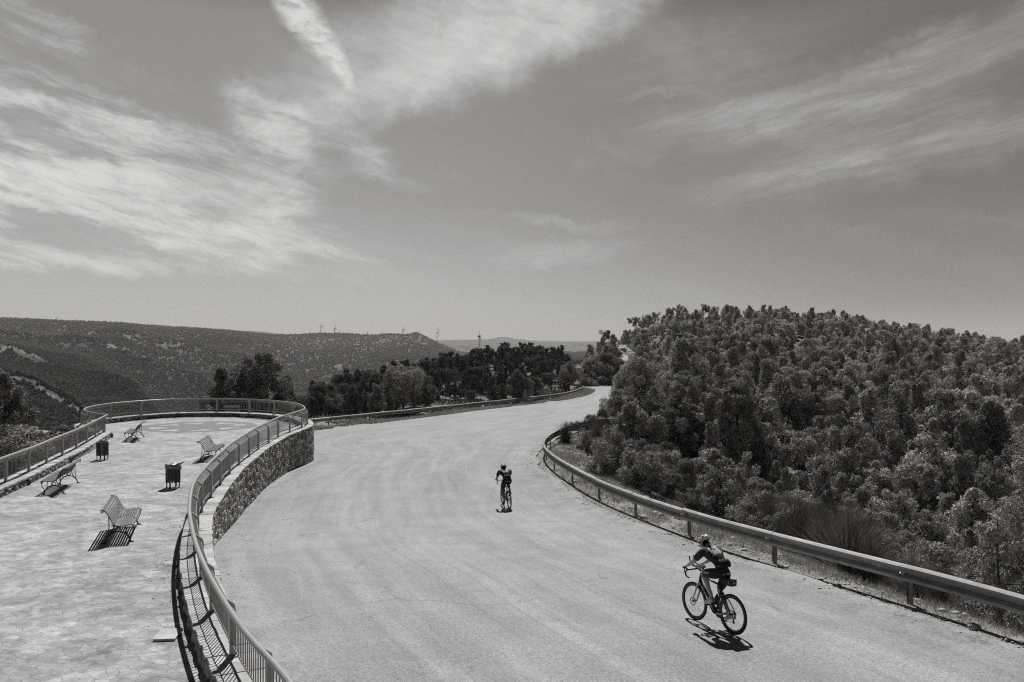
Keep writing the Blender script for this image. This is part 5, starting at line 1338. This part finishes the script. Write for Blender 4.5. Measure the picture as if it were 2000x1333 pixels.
    for i in range(n1):
        a=math.pi*.56*i/(n1-1); row=[]
        for j in range(n2+1):
            b=2*math.pi*j/n2; rx_,ry_,rz_=.142,.100,.098
            low=1.0 if i<n1-1 else .97
            p=v(rx_*math.sin(a)*math.cos(b)*low-.012*(math.cos(b)<0)*math.sin(a),ry_*math.sin(a)*math.sin(b)*low,rz_*math.cos(a)+.012*math.cos(3*b)*math.sin(a)**4*0)
            ridge=1+.05*math.cos(5*math.atan2(p[1],.06))*math.sin(a); row.append(Rm@(p*ridge)+C)
        G.append(row)
    hel=thing('helmet',None,None,(0,0,0)); hel.parent=t
    mb=MB(); mb.grid(np.array(G)); mb.build('shell',st['helmet'],hel,smooth=True)
    mb=MB()
    for y in(-.062,-.022,.022,.062):
        for x0,x1 in((-.105,-.05),(-.03,.03),(.05,.10)):
            pts=[]
            for q in np.linspace(x0,x1,5):
                rr_=1-(q/.142)**2-(y/.100)**2; z=.098*math.sqrt(max(rr_,.02)); pts.append(Rm@v(q,y,z+.003)*1.0+C)
            mb.tube(pts,[.006,.012,.013,.012,.005],6,flat=.55)
    mb.build('vent',m_vent,hel,smooth=True)
    mb=MB()
    for s in(-1,1): mb.tube([C+v(.02,s*.092,-.02),v(.71,s*.082,1.41),v(.752,s*.03,1.352)],.006,5)
    mb.build('strap',m_vent,hel)
    mb=MB(); mb.ball(v(.660,0,1.446),(.066,.083,.062),8,12); mb.build('hair',m_hair,t,smooth=True)
    mb=MB()
    th=np.linspace(-1.25,1.25,11); 
    mb.grid(np.stack([np.c_[.700+.105*np.cos(th),.083*np.sin(th),np.full(11,z)+.0*th] for z in(1.442,1.459,1.477)],0)); mb.build('sunglasses',m_glass,t,smooth=True)
    return t
def pose(px,y,zz,head,lean=0.):
    p=None
    d=(CZ-zz)*F/(y-666)
    for _ in range(6):
        x=(px-1000)/F*d; z=float(road_z(x,d)[0]); d=(CZ-z)*F/(y-666)
    x=(px-1000)/F*d; h=np.array(head,float); h/=np.linalg.norm(h)
    z1=float(road_z(x+h[0],d+h[1])[0]); z=float(road_z(x,d)[0]); X=Vector((h[0],h[1],z1-z)).normalized(); Yv=Vector((-h[1],h[0],0)).normalized()
    Zv=X.cross(Yv).normalized(); M=Matrix(((X.x,Yv.x,Zv.x,x),(X.y,Yv.y,Zv.y,d),(X.z,Yv.z,Zv.z,z+.004),(0,0,0,1)))
    return M@Matrix.Rotation(lean,4,'X')
cA=R(52)
MA=pose(1432,1239.5,.03,(-.478,.88))
bk,ped,sp=bicycle('road bicycle with pale fork and clip-on bars under the white-helmeted rider in front',MA,cA,dict(fork=m_fork,stay=m_fork,aero=True,bottle=m_carbon))
rider('cyclist in front near the right barrier, white helmet, dark jersey with pale back print',MA,ped,cA,dict(skin=m_skin,shoe=m_shoe,sock=m_sock,jersey=m_jer,helmet=m_hel))
# saddle bag of the nearer bicycle
t=bpy.data.objects.new('saddle_bag',None); COL.objects.link(t); t.matrix_world=MA@Matrix.Translation((sp[0]-.15,0,sp[2]-.03)); tag(t,'black boxy saddle bag with small white mark behind the nearer saddle','bag')
mb=MB(); mb.add([(x,y*(1 if x<0 else .62),z) for x,y,z in [(-.11,-.062,-.055),(.10,-.062,-.06),(.10,.062,-.06),(-.11,.062,-.055),(-.12,-.062,.06),(.09,-.062,.035),(.09,.062,.035),(-.12,.062,.06)]],[(3,2,1,0),(4,5,6,7),(0,1,5,4),(1,2,6,5),(2,3,7,6),(3,0,4,7)]); mb.build('pouch',m_leather,t)
mb=MB(); mb.add([(-.055,.0615,-.012),(-.035,.0605,-.014),(-.03,.060,.006),(-.045,.0605,.002),(-.06,.0615,.008)],[(0,1,2,3,4)]); mb.V[-1][:,1]+=.003; mb.add([(-.1165,-.03,.0),(-.1165,.03,.0),(-.119,.03,.012),(-.119,-.03,.012)],[(0,1,2,3)]); mb.V[-1][:,0]-=.004; mb.build('white_mark',m_print,t)
cB=R(-75)
MB2=pose(995,994.5,-1.17,(-.25,.97),lean=-.03)
bk2,ped2,sp2=bicycle('dark road bicycle under the farther rider in the middle of the road',MB2,cB,dict(fork=m_dfork,stay=m_dfork,bottle=m_shoe))
rider('cyclist farther ahead in the middle of the road, seen from behind in dark kit',MB2@Matrix.Diagonal((1,1.13,1.0,1)),ped2,cB,dict(skin=m_skin2,shoe=m_shoe2,sock=m_shoe,jersey=m_jer2,helmet=m_hel))
# ------------------------------------------------------------------ sky, sun, haze, camera
SUN_EL=R(50); SUN_AZ=R(-1.5)         # the sun stands ahead of the camera, a touch to the left
sd=np.array([math.sin(SUN_AZ)*math.cos(SUN_EL),math.cos(SUN_AZ)*math.cos(SUN_EL),math.sin(SUN_EL)])
l=bpy.data.lights.new('sun','SUN'); l.energy=5.0; l.angle=R(.5); l.color=(1,.997,.99)
so=bpy.data.objects.new('sun',l); COL.objects.link(so); so.rotation_euler=Vector(sd).to_track_quat('Z','Y').to_euler(); so.location=(0,40,80)
w=bpy.data.worlds.new('World'); SC.world=w; w.use_nodes=True; t=NT(w.node_tree)
for n_ in list(t.N): t.N.remove(n_)
out=t.n('ShaderNodeOutputWorld'); bg=t.n('ShaderNodeBackground'); t.L.new(bg.outputs[0],out.inputs[0])
sky=t.n('ShaderNodeTexSky',sky_type='NISHITA'); sky.sun_disc=False; sky.sun_elevation=SUN_EL; sky.sun_rotation=SUN_AZ
bwsky=t.n('ShaderNodeRGBToBW',{0:sky.outputs[0]}).outputs[0]
dirv=t.n('ShaderNodeTexCoord').outputs['Generated']
sx=t.n('ShaderNodeSeparateXYZ',{0:t.n('ShaderNodeVectorMath',{0:dirv},operation='NORMALIZE').outputs[0]})
az=t.m('ARCTAN2',sx.outputs[0],sx.outputs[1]); el=t.m('ARCSINE',sx.outputs[2])
K=F/100     # sky angles in units of about 100 photo pixels
A_=t.m('MULTIPLY',az,K); E_=t.m('MULTIPLY',el,K)
P_=t.n('ShaderNodeCombineXYZ',{0:A_,1:E_,2:0.}).outputs[0]
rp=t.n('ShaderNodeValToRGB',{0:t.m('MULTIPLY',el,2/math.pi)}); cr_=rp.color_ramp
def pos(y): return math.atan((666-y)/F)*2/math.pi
stops=[(0,.485),(pos(600),.45),(pos(500),.37),(pos(400),.31),(pos(250),.28),(pos(60),.265),(.25,.15),(.33,.07),(.5,.03),(1,.02)]  # high stops kept dark to take fill light out of the shadows
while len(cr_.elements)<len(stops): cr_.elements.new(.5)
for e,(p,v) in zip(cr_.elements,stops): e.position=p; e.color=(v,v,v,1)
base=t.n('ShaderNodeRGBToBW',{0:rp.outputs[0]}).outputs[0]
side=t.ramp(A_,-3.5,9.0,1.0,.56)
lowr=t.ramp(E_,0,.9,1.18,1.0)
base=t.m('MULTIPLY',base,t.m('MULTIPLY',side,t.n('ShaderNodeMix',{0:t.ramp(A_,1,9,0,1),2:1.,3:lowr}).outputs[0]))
base=t.m('MULTIPLY',base,t.ramp(t.m('ABSOLUTE',az),.8,2.2,1,.35))  # unseen sky behind the camera dimmed, to deepen the shadows
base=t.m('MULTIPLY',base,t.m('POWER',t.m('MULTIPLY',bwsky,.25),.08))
# clouds : soft bodies with streaky cirrus texture
def AE(px,y):
    a=math.atan((px-1000)/F); e=math.atan((666-y)/F*math.cos(a)); return a*K,e*K
wn=t.n('ShaderNodeTexNoise',{'Vector':P_,'Scale':1.1,'Detail':5,'Roughness':.6}).outputs[1]
wob=t.n('ShaderNodeVectorMath',{0:wn,1:(.5,.5,.5)},operation='SUBTRACT').outputs[0]
def warp(a): return t.n('ShaderNodeVectorMath',{0:P_,1:t.n('ShaderNodeVectorMath',{0:wob,3:a},operation='SCALE').outputs[0]},operation='ADD').outputs[0]
PW=warp(.95); PW2=warp(.5); PW3=warp(.22)
def blob(px,y,rx,ry,ang,amp,P=PW,soft=1.0):
    a,e=AE(px,y); q=t.map(P,loc=(0,0,0))
    d=t.n('ShaderNodeVectorMath',{0:P,1:(a,e,0)},operation='SUBTRACT').outputs[0]
    r=t.n('ShaderNodeVectorRotate',{'Vector':d,'Angle':R(-ang)},rotation_type='Z_AXIS').outputs[0]
    s=t.n('ShaderNodeVectorMath',{0:r,1:(100/rx,100/ry,0)},operation='MULTIPLY').outputs[0]
    L_=t.n('ShaderNodeVectorMath',{0:s},operation='LENGTH').outputs[1]
    return t.m('MULTIPLY',t.ramp(L_,1.25,.1*soft,0,1),amp)
def total(bl):
    s=bl[0]
    for b_ in bl[1:]: s=t.m('ADD',s,b_)
    return s
def streak(ang,sc,seed,P,stretch=6,rough=.6):
    v=t.n('ShaderNodeVectorRotate',{'Vector':P,'Angle':R(-ang)},rotation_type='Z_AXIS').outputs[0]
    return t.noise(t.map(v,(1/stretch,1,1),loc=(seed,seed*2,0)),sc,8,rough,.4)
left=total([blob(90,255,150,45,-16,.55),blob(40,270,320,125,-20,.95),blob(330,420,340,80,-14,.8),blob(60,430,330,75,-10,.85),blob(620,465,260,34,-6,.45),blob(60,500,300,26,-6,.55),blob(380,300,200,55,-20,.35),blob(150,180,160,30,-20,.25),blob(40,40,140,40,-8,.35),blob(500,485,300,30,-6,.4)])
mid=total([blob(535,235,110,62,-30,.75),blob(540,340,110,95,-10,.75),blob(520,420,110,45,25,.7),blob(712,296,70,34,-25,.5,PW2),blob(740,345,110,16,-8,.16,PW2),blob(665,195,120,45,25,.6)])
topc=total([blob(900,50,400,105,22,.72),blob(1080,25,330,80,20,.75),blob(800,150,190,52,32,.5),blob(1000,120,300,55,18,.3)])
right=total([blob(1480,215,300,60,8,.55),blob(1760,175,360,80,18,.55),blob(1820,285,420,55,10,.75),blob(1960,60,180,45,15,.35),blob(1740,130,140,40,25,.35),blob(1090,492,170,30,3,.42),blob(1100,430,180,14,-8,.25),blob(1290,182,80,12,5,.25),blob(1430,100,300,60,10,.2)])
puff=total([blob(572,10,50,34,-60,1.2,PW3,3.5),blob(603,45,58,34,-55,1.2,PW3,3.5),blob(638,92,54,25,-58,1.25,PW3,3.5),blob(668,138,46,17,-60,1.25,PW3,3.5)])
n1=t.m('MULTIPLY',t.m('MULTIPLY',t.ramp(streak(-11,1.9,1.3,PW3,6),.38,.64,.1,1.4),t.ramp(streak(-16,7.,3.3,PW3,5,.72),.34,.66,.45,1.35)),t.ramp(streak(-20,.6,4.1,PW2,2.5),.36,.62,.6,1.15))
n2=t.m('MULTIPLY',t.m('MULTIPLY',t.ramp(streak(-14,2.6,2.7,PW3,4,.66),.34,.68,.15,1.25),t.ramp(streak(20,7.,3.9,PW3,2.5,.7),.3,.7,.65,1.25)),t.ramp(streak(30,.9,6.1,PW2,1.6),.3,.65,.55,1.15))
n3=t.m('MULTIPLY',t.m('MULTIPLY',t.ramp(streak(10,2.4,5.7,PW3,9,.65),.36,.72,.0,1.3),t.ramp(streak(16,8.,7.7,PW3,5,.7),.3,.7,.6,1.3)),t.ramp(streak(16,.7,8.3,PW2,3),.3,.65,.45,1.2))
n4=t.ramp(streak(-12,6.5,9.7,PW3,2.6,.7),.34,.66,.2,1.2)
n6=t.m('MULTIPLY',t.ramp(streak(-16,3.2,15.7,PW3,3.2,.68),.3,.7,.6,1.15),t.ramp(streak(25,1.2,17.1,PW2,2.2),.3,.65,.6,1.12))
n5=t.m('MULTIPLY',t.ramp(streak(-18,.8,12.7,PW,5,.6),.5,.75,0,.10),t.ramp(E_,.2,1.5,0,1))
cl=t.m('ADD',t.m('ADD',t.m('MULTIPLY',t.m('MULTIPLY',left,1.3),n1),t.m('MULTIPLY',mid,n2)),t.m('ADD',t.m('ADD',t.m('MULTIPLY',topc,n6),t.m('MULTIPLY',right,t.m('ADD',t.m('MULTIPLY',n3,.45),.20))),t.m('MULTIPLY',puff,n4)))
cl=t.m('ADD',cl,n5)
cl=t.m('SUBTRACT',1,t.m('POWER',2.718,t.m('MULTIPLY',cl,-1.15)))
cl=t.m('MULTIPLY',cl,t.ramp(el,R(25),R(42),1,.04))
cloudv=t.m('MULTIPLY',.72,t.ramp(A_,3,8,1.0,.74))
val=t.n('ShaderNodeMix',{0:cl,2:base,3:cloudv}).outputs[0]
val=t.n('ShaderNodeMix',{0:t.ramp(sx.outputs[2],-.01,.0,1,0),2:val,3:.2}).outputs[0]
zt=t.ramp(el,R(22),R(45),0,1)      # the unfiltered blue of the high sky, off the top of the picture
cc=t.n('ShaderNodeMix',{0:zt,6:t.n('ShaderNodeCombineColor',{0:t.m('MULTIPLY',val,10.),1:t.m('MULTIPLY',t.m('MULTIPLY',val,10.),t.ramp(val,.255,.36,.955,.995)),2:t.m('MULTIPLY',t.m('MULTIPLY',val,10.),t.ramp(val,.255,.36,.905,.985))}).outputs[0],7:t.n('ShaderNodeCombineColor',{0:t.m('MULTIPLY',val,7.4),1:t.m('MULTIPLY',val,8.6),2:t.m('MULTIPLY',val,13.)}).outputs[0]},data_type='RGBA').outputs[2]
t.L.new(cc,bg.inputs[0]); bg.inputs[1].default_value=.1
w.cycles.sampling_method='MANUAL'; w.cycles.sample_map_resolution=1024
# haze
HZ=6.0e-5
mb=MB(); x0,x1,y0,y1,z0,z1=-17500,17500,-300,16600,-260,270
mb.add([(x,y,z) for z in(z0,z1) for y in(y0,y1) for x in(x0,x1)],[(0,2,3,1),(4,5,7,6),(0,1,5,4),(2,6,7,3),(0,4,6,2),(1,3,7,5)])
mh=bpy.data.materials.new('haze'); mh.use_nodes=True; t=NT(mh.node_tree)
for n_ in list(t.N): t.N.remove(n_)
pv=t.n('ShaderNodeVolumePrincipled',{'Color':(.9,.885,.87,1),'Density':HZ,'Anisotropy':.1}); t.L.new(pv.outputs[0],t.n('ShaderNodeOutputMaterial').inputs['Volume'])
if HZ>0: obj('haze',mb.mesh('haze',mh),kind='stuff')
# camera
c=bpy.data.cameras.new('camera'); c.lens=30.6; c.sensor_width=36; c.clip_start=.1; c.clip_end=60000
co_=bpy.data.objects.new('camera',c); COL.objects.link(co_); co_.location=(0,0,CZ); co_.rotation_euler=(R(90),0,0); SC.camera=co_
SC.render.engine='CYCLES'; cy=SC.cycles
cy.use_denoising=False; cy.pixel_filter_type='BLACKMAN_HARRIS'; cy.filter_width=1.15; cy.max_bounces=5; cy.diffuse_bounces=1; cy.glossy_bounces=2; cy.transmission_bounces=2; cy.volume_bounces=0; cy.transparent_max_bounces=4
cy.caustics_reflective=False; cy.caustics_refractive=False; cy.use_fast_gi=False
SC.view_settings.view_transform='Standard'; SC.view_settings.look='None'; SC.view_settings.exposure=0; SC.view_settings.gamma=1
SC.render.resolution_x=1024; SC.render.resolution_y=682
